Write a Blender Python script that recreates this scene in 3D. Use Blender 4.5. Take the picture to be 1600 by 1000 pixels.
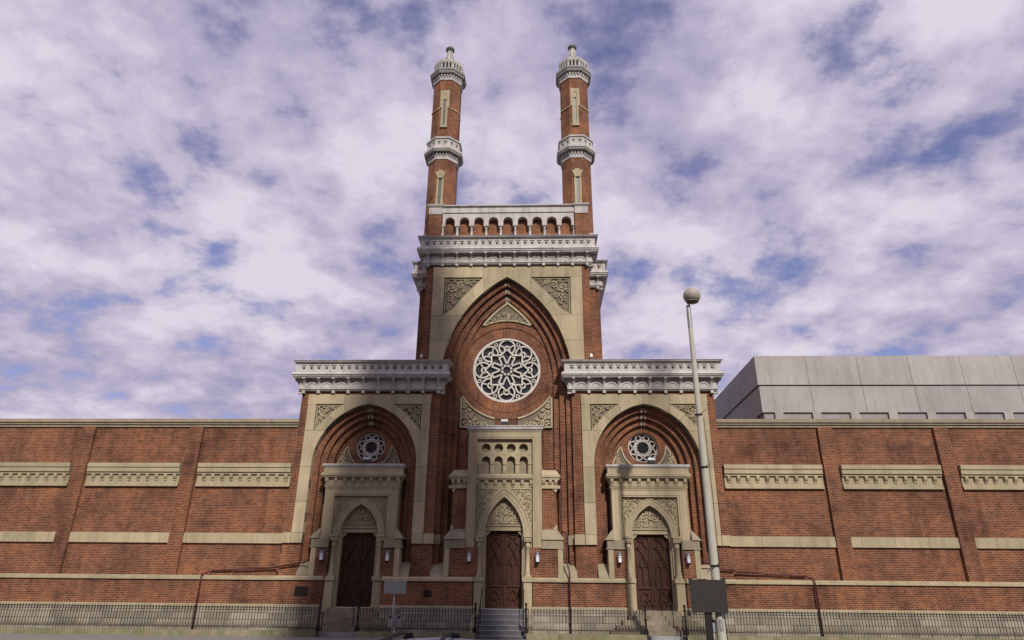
import bpy, math, random
from mathutils import Vector, Matrix
from mathutils.geometry import tessellate_polygon
random.seed(7)
PI = math.pi
rad = math.radians
for o in list(bpy.data.objects):
    bpy.data.objects.remove(o)
SC = bpy.context.scene
COL = SC.collection

# ------------------------------------------------------------------ camera
def cam_axes(yaw, pitch, roll):
    cy, sy, cp, sp = math.cos(yaw), math.sin(yaw), math.cos(pitch), math.sin(pitch)
    f = Vector((sy * cp, cy * cp, sp)); r = Vector((cy, -sy, 0)); u = r.cross(f)
    c, s = math.cos(roll), math.sin(roll)
    return f, r * c + u * s, -r * s + u * c
f_, r_, u_ = cam_axes(-0.0370355, 0.3944444, 0.0097943)
cd = bpy.data.cameras.new('camera'); cam = bpy.data.objects.new('camera', cd); COL.objects.link(cam)
M = Matrix(((r_.x, u_.x, -f_.x, 1.4594), (r_.y, u_.y, -f_.y, -32.0), (r_.z, u_.z, -f_.z, 1.58), (0, 0, 0, 1)))
cam.matrix_world = M
cd.sensor_width = 36; cd.lens = 36 * 1040 / 1600; cd.clip_start = 0.1; cd.clip_end = 3000
SC.camera = cam

# ------------------------------------------------------------------ world, sun, exposure
SUN_AZ, SUN_EL = rad(18), rad(39)          # azimuth towards +X from the facade's normal
w = bpy.data.worlds.new('World'); SC.world = w; w.use_nodes = True
nt = w.node_tree; N = nt.nodes; L = nt.links
for n in list(N): N.remove(n)
out = N.new('ShaderNodeOutputWorld'); bg = N.new('ShaderNodeBackground'); bg.inputs['Strength'].default_value = 0.1
sky = N.new('ShaderNodeTexSky'); sky.sky_type = 'NISHITA'; sky.sun_disc = False
sky.sun_elevation = SUN_EL; sky.sun_rotation = PI - SUN_AZ
sky.air_density = 1.0; sky.dust_density = 0.6
tc = N.new('ShaderNodeTexCoord')
sep = N.new('ShaderNodeSeparateXYZ'); L.new(tc.outputs['Generated'], sep.inputs[0])
zz = N.new('ShaderNodeMath'); zz.operation = 'MAXIMUM'; zz.inputs[1].default_value = 0.0; L.new(sep.outputs['Z'], zz.inputs[0])
za_ = N.new('ShaderNodeMath'); za_.operation = 'ADD'; za_.inputs[1].default_value = 0.28; L.new(zz.outputs[0], za_.inputs[0])
dx = N.new('ShaderNodeMath'); dx.operation = 'DIVIDE'; L.new(sep.outputs['X'], dx.inputs[0]); L.new(za_.outputs[0], dx.inputs[1])
dy = N.new('ShaderNodeMath'); dy.operation = 'DIVIDE'; L.new(sep.outputs['Y'], dy.inputs[0]); L.new(za_.outputs[0], dy.inputs[1])
cmb = N.new('ShaderNodeCombineXYZ'); L.new(dx.outputs[0], cmb.inputs[0]); L.new(dy.outputs[0], cmb.inputs[1]); cmb.inputs[2].default_value = 47.5
def wnoise(scale, detail, rough, dist=0.0):
    n = N.new('ShaderNodeTexNoise'); n.inputs['Scale'].default_value = scale; n.inputs['Detail'].default_value = detail
    n.inputs['Roughness'].default_value = rough; n.inputs['Distortion'].default_value = dist
    L.new(cmb.outputs[0], n.inputs['Vector']); return n
def wramp(src, stops):
    r = N.new('ShaderNodeValToRGB'); L.new(src, r.inputs[0])
    while len(r.color_ramp.elements) < len(stops): r.color_ramp.elements.new(0.5)
    for e, (p, c) in zip(r.color_ramp.elements, stops): e.position = p; e.color = c
    return r
n1 = wnoise(5.2, 10, 0.58, 0.0); n2 = wnoise(2.6, 8, 0.58, 0.0)
cover = wramp(n1.outputs['Fac'], [(0.335, (0.2, 0.2, 0.2, 1)), (0.455, (1, 1, 1, 1))])
avg = N.new('ShaderNodeMath'); avg.operation = 'MULTIPLY_ADD'; avg.inputs[1].default_value = 0.45; L.new(n1.outputs['Fac'], avg.inputs[0])
half_ = N.new('ShaderNodeMath'); half_.operation = 'MULTIPLY'; half_.inputs[1].default_value = 0.55; L.new(n2.outputs['Fac'], half_.inputs[0]); L.new(half_.outputs[0], avg.inputs[2])
shade = wramp(avg.outputs[0], [(0.36, (3.2, 2.95, 4.7, 1)), (0.47, (4.9, 4.45, 6.0, 1)), (0.59, (7.2, 6.7, 7.8, 1))])
tint = N.new('ShaderNodeMix'); tint.data_type = 'RGBA'; tint.blend_type = 'MULTIPLY'; tint.inputs[0].default_value = 1.0
L.new(sky.outputs[0], tint.inputs[6]); tint.inputs[7].default_value = (1.15, 1.0, 1.32, 1)
mixc = N.new('ShaderNodeMix'); mixc.data_type = 'RGBA'
L.new(cover.outputs[0], mixc.inputs[0]); L.new(tint.outputs[2], mixc.inputs[6]); L.new(shade.outputs[0], mixc.inputs[7])
L.new(mixc.outputs[2], bg.inputs['Color']); L.new(bg.outputs[0], out.inputs[0])

sd = bpy.data.lights.new('sun', 'SUN'); sd.energy = 3.9; sd.angle = rad(1.4); sd.color = (1.0, 0.93, 0.82)
sun = bpy.data.objects.new('sun', sd); COL.objects.link(sun)
to_sun = Vector((math.sin(SUN_AZ) * math.cos(SUN_EL), -math.cos(SUN_AZ) * math.cos(SUN_EL), math.sin(SUN_EL)))
sun.rotation_euler = to_sun.to_track_quat('Z', 'Y').to_euler(); sun.location = (20, -50, 60)
vs = SC.view_settings
vs.view_transform = 'Standard'; vs.look = 'None'; vs.exposure = 0.0; vs.gamma = 1.0; vs.use_curve_mapping = False

# ------------------------------------------------------------------ materials
def new_mat(name):
    m = bpy.data.materials.new(name); m.use_nodes = True
    t = m.node_tree; b = t.nodes['Principled BSDF']
    return m, t, b
def nz(t, vec, scale, detail=4, rough=0.6, stretch=None):
    n = t.nodes.new('ShaderNodeTexNoise'); n.inputs['Scale'].default_value = scale; n.inputs['Detail'].default_value = detail
    n.inputs['Roughness'].default_value = rough
    if stretch:
        mp = t.nodes.new('ShaderNodeMapping'); mp.inputs['Scale'].default_value = stretch; t.links.new(vec, mp.inputs[0]); vec = mp.outputs[0]
    t.links.new(vec, n.inputs['Vector']); return n.outputs['Fac']
def ramp(t, src, stops):
    r = t.nodes.new('ShaderNodeValToRGB'); t.links.new(src, r.inputs[0])
    while len(r.color_ramp.elements) < len(stops): r.color_ramp.elements.new(0.5)
    for e, (p, c) in zip(r.color_ramp.elements, stops):
        e.position = p; e.color = c if len(c) == 4 else (*c, 1)
    return r.outputs[0]
def mixn(t, fac, a, b, mode='MIX'):
    m = t.nodes.new('ShaderNodeMix'); m.data_type = 'RGBA'; m.blend_type = mode
    for s, v in ((0, fac), (6, a), (7, b)):
        if isinstance(v, (int, float)): m.inputs[s].default_value = v
        elif isinstance(v, tuple): m.inputs[s].default_value = v if len(v) == 4 else (*v, 1)
        else: t.links.new(v, m.inputs[s])
    return m.outputs[2]
def bump(t, b, h, strength, dist):
    n = t.nodes.new('ShaderNodeBump'); n.inputs['Strength'].default_value = strength; n.inputs['Distance'].default_value = dist
    t.links.new(h, n.inputs['Height']); t.links.new(n.outputs[0], b.inputs['Normal'])
def world_pos(t):
    return t.nodes.new('ShaderNodeNewGeometry').outputs['Position']

def brick_mat(name, c1, c2, mortar, bw=0.215, rh=0.075, ms=0.0085):
    m, t, b = new_mat(name)
    uv = t.nodes.new('ShaderNodeTexCoord').outputs['UV']
    P = world_pos(t)
    br = t.nodes.new('ShaderNodeTexBrick'); t.links.new(uv, br.inputs['Vector'])
    br.inputs['Scale'].default_value = 1.0; br.inputs['Brick Width'].default_value = bw; br.inputs['Row Height'].default_value = rh
    br.inputs['Mortar Size'].default_value = ms; br.inputs['Mortar Smooth'].default_value = 0.15; br.inputs['Bias'].default_value = -0.05
    br.inputs['Color1'].default_value = (*c1, 1); br.inputs['Color2'].default_value = (*c2, 1); br.inputs['Mortar'].default_value = (*mortar, 1)
    big = ramp(t, nz(t, P, 0.55, 6, 0.65), [(0.3, (0.48, 0.45, 0.48)), (0.48, (0.92, 0.92, 0.92)), (0.70, (1.3, 1.2, 1.02))])
    mid = ramp(t, nz(t, P, 3.5, 5, 0.7), [(0.3, (0.72, 0.7, 0.72)), (0.55, (1, 1, 1)), (0.8, (1.18, 1.14, 1.1))])
    streak = ramp(t, nz(t, P, 1.0, 5, 0.65, (2.2, 2.2, 0.16)), [(0.34, (0.66, 0.63, 0.64)), (0.52, (1, 1, 1))])
    c = mixn(t, 1.0, br.outputs['Color'], big, 'MULTIPLY'); c = mixn(t, 1.0, c, mid, 'MULTIPLY'); c = mixn(t, 0.75, c, streak, 'MULTIPLY')
    lime = ramp(t, nz(t, P, 1.7, 7, 0.75), [(0.63, (0, 0, 0)), (0.80, (0.45, 0.45, 0.45))])
    c = mixn(t, lime, c, (0.42, 0.34, 0.28))
    t.links.new(c, b.inputs['Base Color']); b.inputs['Roughness'].default_value = 0.9
    b.inputs['Specular IOR Level'].default_value = 0.2
    bump(t, b, br.outputs['Fac'], -0.6, 0.012)
    return m
BRICK = brick_mat('red_brick', (0.222, 0.071, 0.033), (0.102, 0.031, 0.020), (0.32, 0.225, 0.152))
BRICK_MIN = brick_mat('minaret_brick', (0.245, 0.085, 0.037), (0.135, 0.045, 0.024), (0.32, 0.225, 0.15))

def stone_mat(name, lo, hi, dirt, island=0.13, scale=1.0, moss=0.0):
    m, t, b = new_mat(name)
    P = world_pos(t)
    base = ramp(t, nz(t, P, 1.1 * scale, 7, 0.65), [(0.3, lo), (0.7, hi)])
    grain = ramp(t, nz(t, P, 28 * scale, 4, 0.75), [(0.25, (0.82, 0.82, 0.82)), (0.75, (1.12, 1.12, 1.12))])
    c = mixn(t, 1.0, base, grain, 'MULTIPLY')
    st = ramp(t, nz(t, P, 1.2, 6, 0.7, (2.6, 2.6, 0.28)), [(0.47, (0, 0, 0)), (0.76, (0.65, 0.65, 0.65))])
    c = mixn(t, st, c, dirt)
    oi = t.nodes.new('ShaderNodeObjectInfo')
    r = ramp(t, oi.outputs['Random'], [(0, (1 - island, 1 - island, 1 - island)), (1, (1 + island, 1 + island * 0.9, 1 + island * 0.8))])
    c = mixn(t, 1.0, c, r, 'MULTIPLY')
    if moss:
        ms = ramp(t, nz(t, P, 2.3, 6, 0.7), [(0.42, (0, 0, 0)), (0.66, (moss, moss, moss))])
        c = mixn(t, ms, c, (0.13, 0.15, 0.06))
    t.links.new(c, b.inputs['Base Color']); b.inputs['Roughness'].default_value = 0.88; b.inputs['Specular IOR Level'].default_value = 0.25
    bump(t, b, nz(t, P, 22 * scale, 6, 0.75), 0.35, 0.012)
    return m
STONE = stone_mat('pale_sandstone', (0.355, 0.297, 0.194), (0.455, 0.386, 0.258), (0.205, 0.165, 0.112))
STONE_D = stone_mat('weathered_sandstone', (0.25, 0.213, 0.15), (0.35, 0.30, 0.213), (0.14, 0.118, 0.085))
JOINT_SHADE = stone_mat('mortar_and_recess_shade', (0.13, 0.11, 0.08), (0.19, 0.165, 0.12), (0.09, 0.08, 0.06))  # mortar in the joints; on carving backs it is painted recess shade
FOUND = stone_mat('rubble_limestone', (0.25, 0.22, 0.175), (0.37, 0.335, 0.275), (0.15, 0.13, 0.10), 0.22)
MOSSY = stone_mat('mossy_kerb_stone', (0.20, 0.175, 0.11), (0.32, 0.28, 0.19), (0.12, 0.11, 0.06), 0.1, 1.0, 0.8)
STEPST = stone_mat('worn_step_stone', (0.19, 0.16, 0.115), (0.29, 0.25, 0.19), (0.10, 0.08, 0.062), 0.15)
SLATE = stone_mat('grey_step_slate', (0.115, 0.115, 0.125), (0.16, 0.16, 0.175), (0.07, 0.07, 0.075), 0.08)
NOSING = stone_mat('pale_nosing', (0.26, 0.26, 0.275), (0.34, 0.34, 0.355), (0.2, 0.2, 0.2), 0.05)
PAINT = stone_mat('weathered_white_paint', (0.42, 0.40, 0.385), (0.55, 0.525, 0.505), (0.18, 0.165, 0.15), 0.06, 1.6)
TRACERY = stone_mat('white_tracery_paint', (0.54, 0.51, 0.47), (0.63, 0.60, 0.555), (0.42, 0.385, 0.34), 0.02)
COPPER = stone_mat('green_copper', (0.11, 0.135, 0.115), (0.17, 0.20, 0.175), (0.06, 0.07, 0.06), 0.05)
OXIDE = stone_mat('oxidised_lead_edge', (0.20, 0.21, 0.19), (0.31, 0.32, 0.295), (0.12, 0.125, 0.11), 0.05)
LEAD = stone_mat('grey_lead_sheet', (0.33, 0.32, 0.34), (0.46, 0.45, 0.47), (0.2, 0.19, 0.19), 0.05)
CONC = stone_mat('board_concrete', (0.33, 0.315, 0.31), (0.41, 0.395, 0.39), (0.24, 0.225, 0.22), 0.07, 0.5)
CONC_D = stone_mat('dark_ribbed_concrete', (0.27, 0.26, 0.265), (0.34, 0.33, 0.335), (0.2, 0.2, 0.2), 0.04)
POLE = stone_mat('pole_concrete', (0.40, 0.385, 0.33), (0.48, 0.46, 0.40), (0.36, 0.34, 0.29), 0.05)

def flat(name, col, rough=0.6, metal=0.0, vary=0.15, scale=8.0, spec=0.4):
    m, t, b = new_mat(name)
    P = world_pos(t)
    v = ramp(t, nz(t, P, scale, 5, 0.65), [(0.3, tuple(c * (1 - vary) for c in col)), (0.7, tuple(min(1, c * (1 + vary)) for c in col))])
    t.links.new(v, b.inputs['Base Color']); b.inputs['Roughness'].default_value = rough; b.inputs['Metallic'].default_value = metal
    b.inputs['Specular IOR Level'].default_value = spec
    return m
def wood_mat():
    m, t, b = new_mat('varnished_oak')
    P = world_pos(t)
    g = nz(t, P, 5.0, 6, 0.6, (9, 9, 0.7))
    c = ramp(t, g, [(0.28, (0.022, 0.008, 0.005)), (0.55, (0.060, 0.020, 0.010)), (0.8, (0.105, 0.038, 0.017))])
    t.links.new(c, b.inputs['Base Color']); b.inputs['Roughness'].default_value = 0.5; b.inputs['Specular IOR Level'].default_value = 0.35
    bump(t, b, g, 0.2, 0.004); return m
WOOD = wood_mat()
IRON = flat('black_iron', (0.014, 0.013, 0.013), 0.55, 0.3)
PIPE = flat('maroon_pipe_paint', (0.075, 0.017, 0.018), 0.5, 0.0, 0.25)
GLASS = flat('dark_leaded_glass', (0.018, 0.021, 0.028), 0.22, 0.0, 0.4, 14.0, 0.5)
SLITG = flat('grey_window_board', (0.10, 0.10, 0.11), 0.35, 0.0, 0.35, 3.0)
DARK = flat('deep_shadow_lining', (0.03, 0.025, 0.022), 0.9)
BRONZE = flat('dark_bronze', (0.035, 0.028, 0.024), 0.5, 0.5, 0.3, 18)
SIGNB = flat('sign_back_aluminium', (0.36, 0.36, 0.365), 0.5, 0.35, 0.06, 3)
SIGND = flat('dark_sign_back', (0.021, 0.017, 0.017), 0.65, 0.0, 0.12, 4)
SIGNP = flat('galvanised_post', (0.32, 0.31, 0.31), 0.5, 0.4)
ALU = flat('lantern_metal', (0.20, 0.20, 0.22), 0.4, 0.7)
LGLASS = flat('frosted_lantern_glass', (0.78, 0.77, 0.86), 0.25, 0.0, 0.05)
FLOODW = flat('floodlight_housing', (0.42, 0.42, 0.43), 0.5, 0.2)
FLOODD = flat('floodlight_dark_case', (0.075, 0.08, 0.085), 0.5, 0.3)
GLOBE = flat('weathered_globe', (0.34, 0.31, 0.26), 0.55, 0.0, 0.12, 6)
LENS = flat('globe_lens', (0.10, 0.09, 0.06), 0.2)
ASPH = flat('asphalt', (0.05, 0.05, 0.052), 0.9, 0, 0.25, 6)
PAVE = flat('concrete_pavement', (0.20, 0.185, 0.17), 0.9, 0, 0.2, 3)
SOIL = flat('yard_soil', (0.10, 0.09, 0.055), 0.95, 0, 0.4, 5)
LINE = flat('road_paint', (0.75, 0.74, 0.70), 0.7, 0, 0.1)
CARP = flat('silver_car_paint', (0.46, 0.47, 0.49), 0.28, 0.5, 0.03, 2)
CARG = flat('car_glass', (0.02, 0.022, 0.024), 0.08)
RUBBER = flat('black_rubber', (0.02, 0.02, 0.02), 0.8)
CHROME = flat('alloy', (0.5, 0.5, 0.5), 0.3, 0.9)
REDL = flat('red_lamp', (0.35, 0.01, 0.01), 0.3)
METERG = flat('meter_grey', (0.33, 0.35, 0.37), 0.4, 0.4)
TILE = flat('red_roof_tile', (0.20, 0.07, 0.05), 0.8)

# ------------------------------------------------------------------ mesh helpers
class MB:
    def __init__(self): self.v = []; self.f = []; self.uv = []; self.sm = []
    def face(self, pts, uvs=None, smooth=False):
        i = len(self.v); pts = [Vector(p) for p in pts]; self.v += pts
        self.f.append(list(range(i, i + len(pts)))); self.sm.append(smooth)
        if uvs is None:
            n = Vector((0, 0, 0))
            for k in range(len(pts)):
                a, c = pts[k], pts[(k + 1) % len(pts)]
                n += Vector(((a.y - c.y) * (a.z + c.z), (a.z - c.z) * (a.x + c.x), (a.x - c.x) * (a.y + c.y)))
            ax, ay, az = abs(n.x), abs(n.y), abs(n.z)
            if ay >= ax and ay >= az: uvs = [(p.x, p.z) for p in pts]
            elif ax >= az: uvs = [(p.y + 0.1, p.z) for p in pts]
            else: uvs = [(p.x, p.y) for p in pts]
        self.uv.append(uvs)
    def box(self, x0, x1, y0, y1, z0, z1, o=None):
        """o: (bottom_scale handled by frust)"""
        self.frust(x0, x1, y0, y1, z0, x0, x1, y0, y1, z1)
    def frust(self, ax0, ax1, ay0, ay1, z0, bx0, bx1, by0, by1, z1):
        a = [(ax0, ay0, z0), (ax1, ay0, z0), (ax1, ay1, z0), (ax0, ay1, z0)]
        b = [(bx0, by0, z1), (bx1, by0, z1), (bx1, by1, z1), (bx0, by1, z1)]
        for k in range(4):
            j = (k + 1) % 4; self.face([a[k], a[j], b[j], b[k]])
        self.face(b); self.face(a[::-1])
    def plate(self, outer, holes, yf, yb, sides=True, skip_bottom=None):
        """polygon in (x,z), front at yf, side walls back to yb"""
        polys = [outer] + list(holes)
        flatp = [p for poly in polys for p in poly]
        tris = tessellate_polygon([[Vector((p[0], p[1], 0)) for p in poly] for poly in polys])
        for tr in tris:
            p = [flatp[i] for i in tr]
            ar = (p[1][0] - p[0][0]) * (p[2][1] - p[0][1]) - (p[2][0] - p[0][0]) * (p[1][1] - p[0][1])
            if abs(ar) < 1e-9: continue
            if ar < 0: p = p[::-1]
            self.face([(q[0], yf, q[1]) for q in p])
        if sides:
            for poly in polys:
                n = len(poly)
                for k in range(n):
                    a, c = poly[k], poly[(k + 1) % n]
                    self.face([(a[0], yf, a[1]), (c[0], yf, c[1]), (c[0], yb, c[1]), (a[0], yb, a[1])])
    def ribbon(self, pts, wd, yf, yb, closed=False):
        """flat strip along 2D (x,z) points, raised from yb to yf; UV runs along its length"""
        n = len(pts)
        if n < 2: return
        L_, R_ = [], []
        for k in range(n):
            a = pts[(k - 1) % n] if (closed or k > 0) else pts[k]
            c = pts[(k + 1) % n] if (closed or k < n - 1) else pts[k]
            tx, tz = c[0] - a[0], c[1] - a[1]; l = math.hypot(tx, tz) or 1e-6
            ww = wd[k] if isinstance(wd, (list, tuple)) else wd
            nx, nz_ = -tz / l * ww / 2, tx / l * ww / 2
            L_.append((pts[k][0] + nx, pts[k][1] + nz_)); R_.append((pts[k][0] - nx, pts[k][1] - nz_))
        for k in range(n if closed else n - 1):
            j = (k + 1) % n
            self.face([(R_[k][0], yf, R_[k][1]), (R_[j][0], yf, R_[j][1]), (L_[j][0], yf, L_[j][1]), (L_[k][0], yf, L_[k][1])])
            for S in (L_, R_):
                self.face([(S[k][0], yf, S[k][1]), (S[j][0], yf, S[j][1]), (S[j][0], yb, S[j][1]), (S[k][0], yb, S[k][1])])
        if not closed:
            for k in (0, n - 1):
                self.face([(L_[k][0], yf, L_[k][1]), (R_[k][0], yf, R_[k][1]), (R_[k][0], yb, R_[k][1]), (L_[k][0], yb, L_[k][1])])
    def band(self, inner, outer, yf, yb_in, yb_out=None, run0=0.0):
        """strip between two equally long (x,z) polylines: voussoir UV (u radial, v along)"""
        run = run0
        for k in range(len(inner) - 1):
            a, b_, c, d = inner[k], inner[k + 1], outer[k + 1], outer[k]
            mx0 = ((a[0] + d[0]) / 2, (a[1] + d[1]) / 2); mx1 = ((b_[0] + c[0]) / 2, (b_[1] + c[1]) / 2)
            st = math.hypot(mx1[0] - mx0[0], mx1[1] - mx0[1]); wdt = math.hypot(a[0] - d[0], a[1] - d[1])
            self.face([(a[0], yf, a[1]), (b_[0], yf, b_[1]), (c[0], yf, c[1]), (d[0], yf, d[1])],
                      [(0.003, run), (0.003, run + st), (wdt, run + st), (wdt, run)])
            if yb_in is not None:
                self.face([(a[0], yf, a[1]), (b_[0], yf, b_[1]), (b_[0], yb_in, b_[1]), (a[0], yb_in, a[1])],
                          [(0, run), (0, run + st), (abs(yb_in - yf), run + st), (abs(yb_in - yf), run)])
            if yb_out is not None:
                self.face([(d[0], yf, d[1]), (c[0], yf, c[1]), (c[0], yb_out, c[1]), (d[0], yb_out, d[1])],
                          [(0, run), (0, run + st), (0.2, run + st), (0.2, run)])
            run += st
    def tube(self, pts, r, n=8, smooth=True, cap=True):
        pts = [Vector(p) for p in pts]; rings = []
        for k, p in enumerate(pts):
            a = pts[max(0, k - 1)]; c = pts[min(len(pts) - 1, k + 1)]; t = (c - a).normalized()
            ref = Vector((0, 0, 1)) if abs(t.z) < 0.9 else Vector((1, 0, 0))
            s = t.cross(ref).normalized(); q = s.cross(t)
            rr = r[k] if isinstance(r, (list, tuple)) else r
            rings.append([p + (s * math.cos(2 * PI * j / n) + q * math.sin(2 * PI * j / n)) * rr for j in range(n)])
        for k in range(len(rings) - 1):
            for j in range(n):
                i = (j + 1) % n
                self.face([rings[k][j], rings[k][i], rings[k + 1][i], rings[k + 1][j]], None, smooth)
        if cap:
            self.face(rings[0][::-1]); self.face(rings[-1])
    def lathe(self, prof, n=16, c=(0, 0), a0=0.0, smooth=True, around=1.0):
        """profile of (radius, z); radius to the vertices"""
        for k in range(len(prof) - 1):
            (r0, z0), (r1, z1) = prof[k], prof[k + 1]
            for j in range(n):
                t0, t1 = a0 + 2 * PI * j / n, a0 + 2 * PI * (j + 1) / n
                p = lambda r, t, z: (c[0] + r * math.cos(t), c[1] + r * math.sin(t), z)
                side = 2 * max(r0, r1) * math.sin(PI / n)
                u0, u1 = j * side, (j + 1) * side
                sl = math.hypot(r1 - r0, z1 - z0)
                va = z0; vb = z0 + (sl if z1 >= z0 else -sl)
                q = [p(r0, t0, z0), p(r0, t1, z0), p(r1, t1, z1), p(r1, t0, z1)]; uv = [(u0, va), (u1, va), (u1, vb), (u0, vb)]
                if r0 < 1e-6: q, uv = q[1:], uv[1:]
                elif r1 < 1e-6: q, uv = q[:3], uv[:3]
                self.face(q, uv, smooth)
    def mesh(self, name):
        me = bpy.data.meshes.new(name)
        me.from_pydata([tuple(p) for p in self.v], [], self.f)
        ul = me.uv_layers.new(name='UVMap'); k = 0
        data = [c for fuv in self.uv for p in fuv for c in p]
        ul.data.foreach_set('uv', data)
        if any(self.sm):
            me.polygons.foreach_set('use_smooth', self.sm)
            import bmesh
            bm = bmesh.new(); bm.from_mesh(me); bmesh.ops.remove_doubles(bm, verts=bm.verts, dist=1e-4); bm.to_mesh(me); bm.free()
        me.update(); return me
    def build(self, name, mat, parent=None, loc=(0, 0, 0), rz=0.0):
        me = self.mesh(name); me.materials.append(mat)
        return link(name, me, parent, loc, rz)
def link(name, me, parent=None, loc=(0, 0, 0), rz=0.0):
    o = bpy.data.objects.new(name, me); COL.objects.link(o); o.parent = parent; o.location = loc; o.rotation_euler = (0, 0, rz)
    return o
def tag(o, label, cat, group=None, kind=None):
    if label: o['label'] = label
    if cat: o['category'] = cat
    if group: o['group'] = group
    if kind: o['kind'] = kind
    return o
def empty(name, loc, label, cat, group=None, rz=0.0):
    o = bpy.data.objects.new(name, None); COL.objects.link(o); o.location = loc; o.rotation_euler = (0, 0, rz); o.empty_display_size = 0.3
    return tag(o, label, cat, group)
def struct(o): o['kind'] = 'structure'; return o
def rect(x0, x1, z0, z1): return [(x0, z0), (x1, z0), (x1, z1), (x0, z1)]
def circ(cx, cz, r, n=48, a0=0.0): return [(cx + r * math.cos(a0 + 2 * PI * k / n), cz + r * math.sin(a0 + 2 * PI * k / n)) for k in range(n)]

# ------------------------------------------------------------------ pointed arches
class Arch:
    """two-centred pointed arch: half width w, spring zs, apex za, centred on cx"""
    def __init__(self, cx, w, zs, za):
        self.cx, self.w, self.zs, self.za = cx, w, zs, za
        h = za - zs; self.R = (w * w + h * h) / (2 * w); self.c = w - self.R
    def half(self, off=0.0, n=18, zbot=None):
        """right half, bottom to apex, offset outwards by off; straight leg down to zbot"""
        R = self.R + off
        a1 = math.acos(max(-1, min(1, -self.c / R)))
        p = []
        if zbot is not None:
            m = max(1, int((self.zs - zbot) / 1.5))
            p = [(self.c + R, zbot + (self.zs - zbot) * k / m) for k in range(m)]
        p += [(self.c + R * math.cos(a1 * k / n), self.zs + R * math.sin(a1 * k / n)) for k in range(n + 1)]
        return p
    def full(self, off=0.0, n=18, zbot=None):
        """left bottom -> apex -> right bottom, in world x"""
        h = self.half(off, n, zbot)
        return [(self.cx - x, z) for x, z in h] + [(self.cx + x, z) for x, z in h[::-1][1:]]
    def x_at(self, z, off=0.0):
        R = self.R + off
        if z <= self.zs: return self.c + R
        d = R * R - (z - self.zs) ** 2
        return self.c + math.sqrt(d) if d > 0 else 0.0

# ------------------------------------------------------------------ carved ornament
def spiral(cx, cz, r, a0, turns, dirn, n=None, tail=None):
    n = n or int(10 + 12 * turns); p = []
    if tail: p.append(tail)
    for k in range(n + 1):
        t = k / n; rr = r * (1 - 0.82 * t); a = a0 + dirn * 2 * PI * turns * t
        p.append((cx + rr * math.cos(a), cz + rr * math.sin(a)))
    return p
def leaf(mb, x, z, a, l, wd, yf, yb):
    pts, ws = [], []
    for k in range(7):
        t = k / 6; pts.append((x + math.cos(a) * l * t + math.sin(a) * 0.12 * l * math.sin(PI * t), z + math.sin(a) * l * t - math.cos(a) * 0.12 * l * math.sin(PI * t)))
        ws.append(max(0.006, wd * math.sin(PI * min(1, t * 0.9 + 0.1)) ** 0.8))
    mb.ribbon(pts, ws, yf, yb)
def scroll(mb, cx, cz, r, a0, dirn, yf, yb, wd, leaves=4, turns=1.35):
    p = spiral(cx, cz, r, a0, turns, dirn)
    n = len(p); mb.ribbon(p, [wd * (1 - 0.45 * k / n) for k in range(n)], yf, yb)
    mb.plate(circ(cx, cz, r * 0.2, 8), [], yf - 0.004, yb)
    for k in range(leaves):
        a = a0 + dirn * (0.5 + 0.95 * k)
        leaf(mb, cx + r * 0.98 * math.cos(a) * (1 - 0.12 * k), cz + r * 0.98 * math.sin(a) * (1 - 0.12 * k), a + dirn * 0.9, r * 0.55, wd * 1.3, yf + 0.004, yb)
def corner_carving(cornerx, cornerz, sx, lx, lz, yf, yb, s=1.0):
    """arabesque filling the triangle whose right angle is at the corner; runs towards sx and down"""
    mb = MB(); R = min(lx, lz) * 0.225; wd = R * 0.3
    P = lambda u, v: (cornerx + sx * u * lx, cornerz - v * lz)
    d = sx
    lm = min(lx, lz)
    for i, (u, v, r) in enumerate(((.20, .20, .125), (.44, .15, .10), (.15, .44, .10), (.37, .37, .075), (.64, .10, .075), (.10, .64, .075), (.81, .06, .045), (.06, .81, .045),
                                   (.06, .06, .05), (.29, .065, .048), (.065, .29, .048), (.54, .27, .05), (.27, .54, .05), (.33, .24, .04), (.24, .34, .04), (.55, .055, .035), (.055, .55, .035), (.74, .14, .035), (.14, .74, .035))):
        x, z = P(u, v); a0 = (0.9 * i) % (2 * PI)
        scroll(mb, x, z, r * lm, a0 if sx > 0 else PI - a0, (1 if i % 2 else -1) * sx, yf, yb, max(0.022, r * lm * 0.30), 4 if r > .06 else 2, 1.4)
    mb.ribbon([P(0.965, 0.02), P(0.02, 0.02), P(0.02, 0.965)], 0.035 * s, yf, yb)
    return mb

# ------------------------------------------------------------------ THE SETTING
def sheet(name, x0, x1, y0, y1, z, mat):
    mb = MB(); mb.face([(x0, y0, z), (x1, y0, z), (x1, y1, z), (x0, y1, z)]); return struct(mb.build(name, mat))
sheet('ground', -900, 900, -900, 900, -0.19, SOIL)
sheet('road', -300, 300, -27.0, -7.75, -0.15, ASPH)
mb = MB(); mb.box(-300, 300, -7.6, -2.25, -0.18, 0.0); side = struct(mb.build('pavement', PAVE))
mb = MB(); mb.box(-300, 300, -7.75, -7.6, -0.18, 0.004); struct(mb.build('kerb', MOSSY))
mb = MB(); mb.box(-300, 300, -37.5, -27.15, -0.18, 0.0); struct(mb.build('near_pavement', PAVE))
mb = MB(); mb.box(-300, 300, -27.15, -27.0, -0.18, 0.004); struct(mb.build('near_kerb', MOSSY))
mb = MB(); mb.box(-60, 60, -2.25, 30, -0.18, -0.004); struct(mb.build('yard', SOIL))
mb = MB()
for k in range(-14, 15): mb.box(k * 9 - 1.5, k * 9 + 1.5, -16.9, -16.75, -0.149, -0.146)
tag(mb.build('lane_marking', LINE), None, None, None, 'structure')

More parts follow.
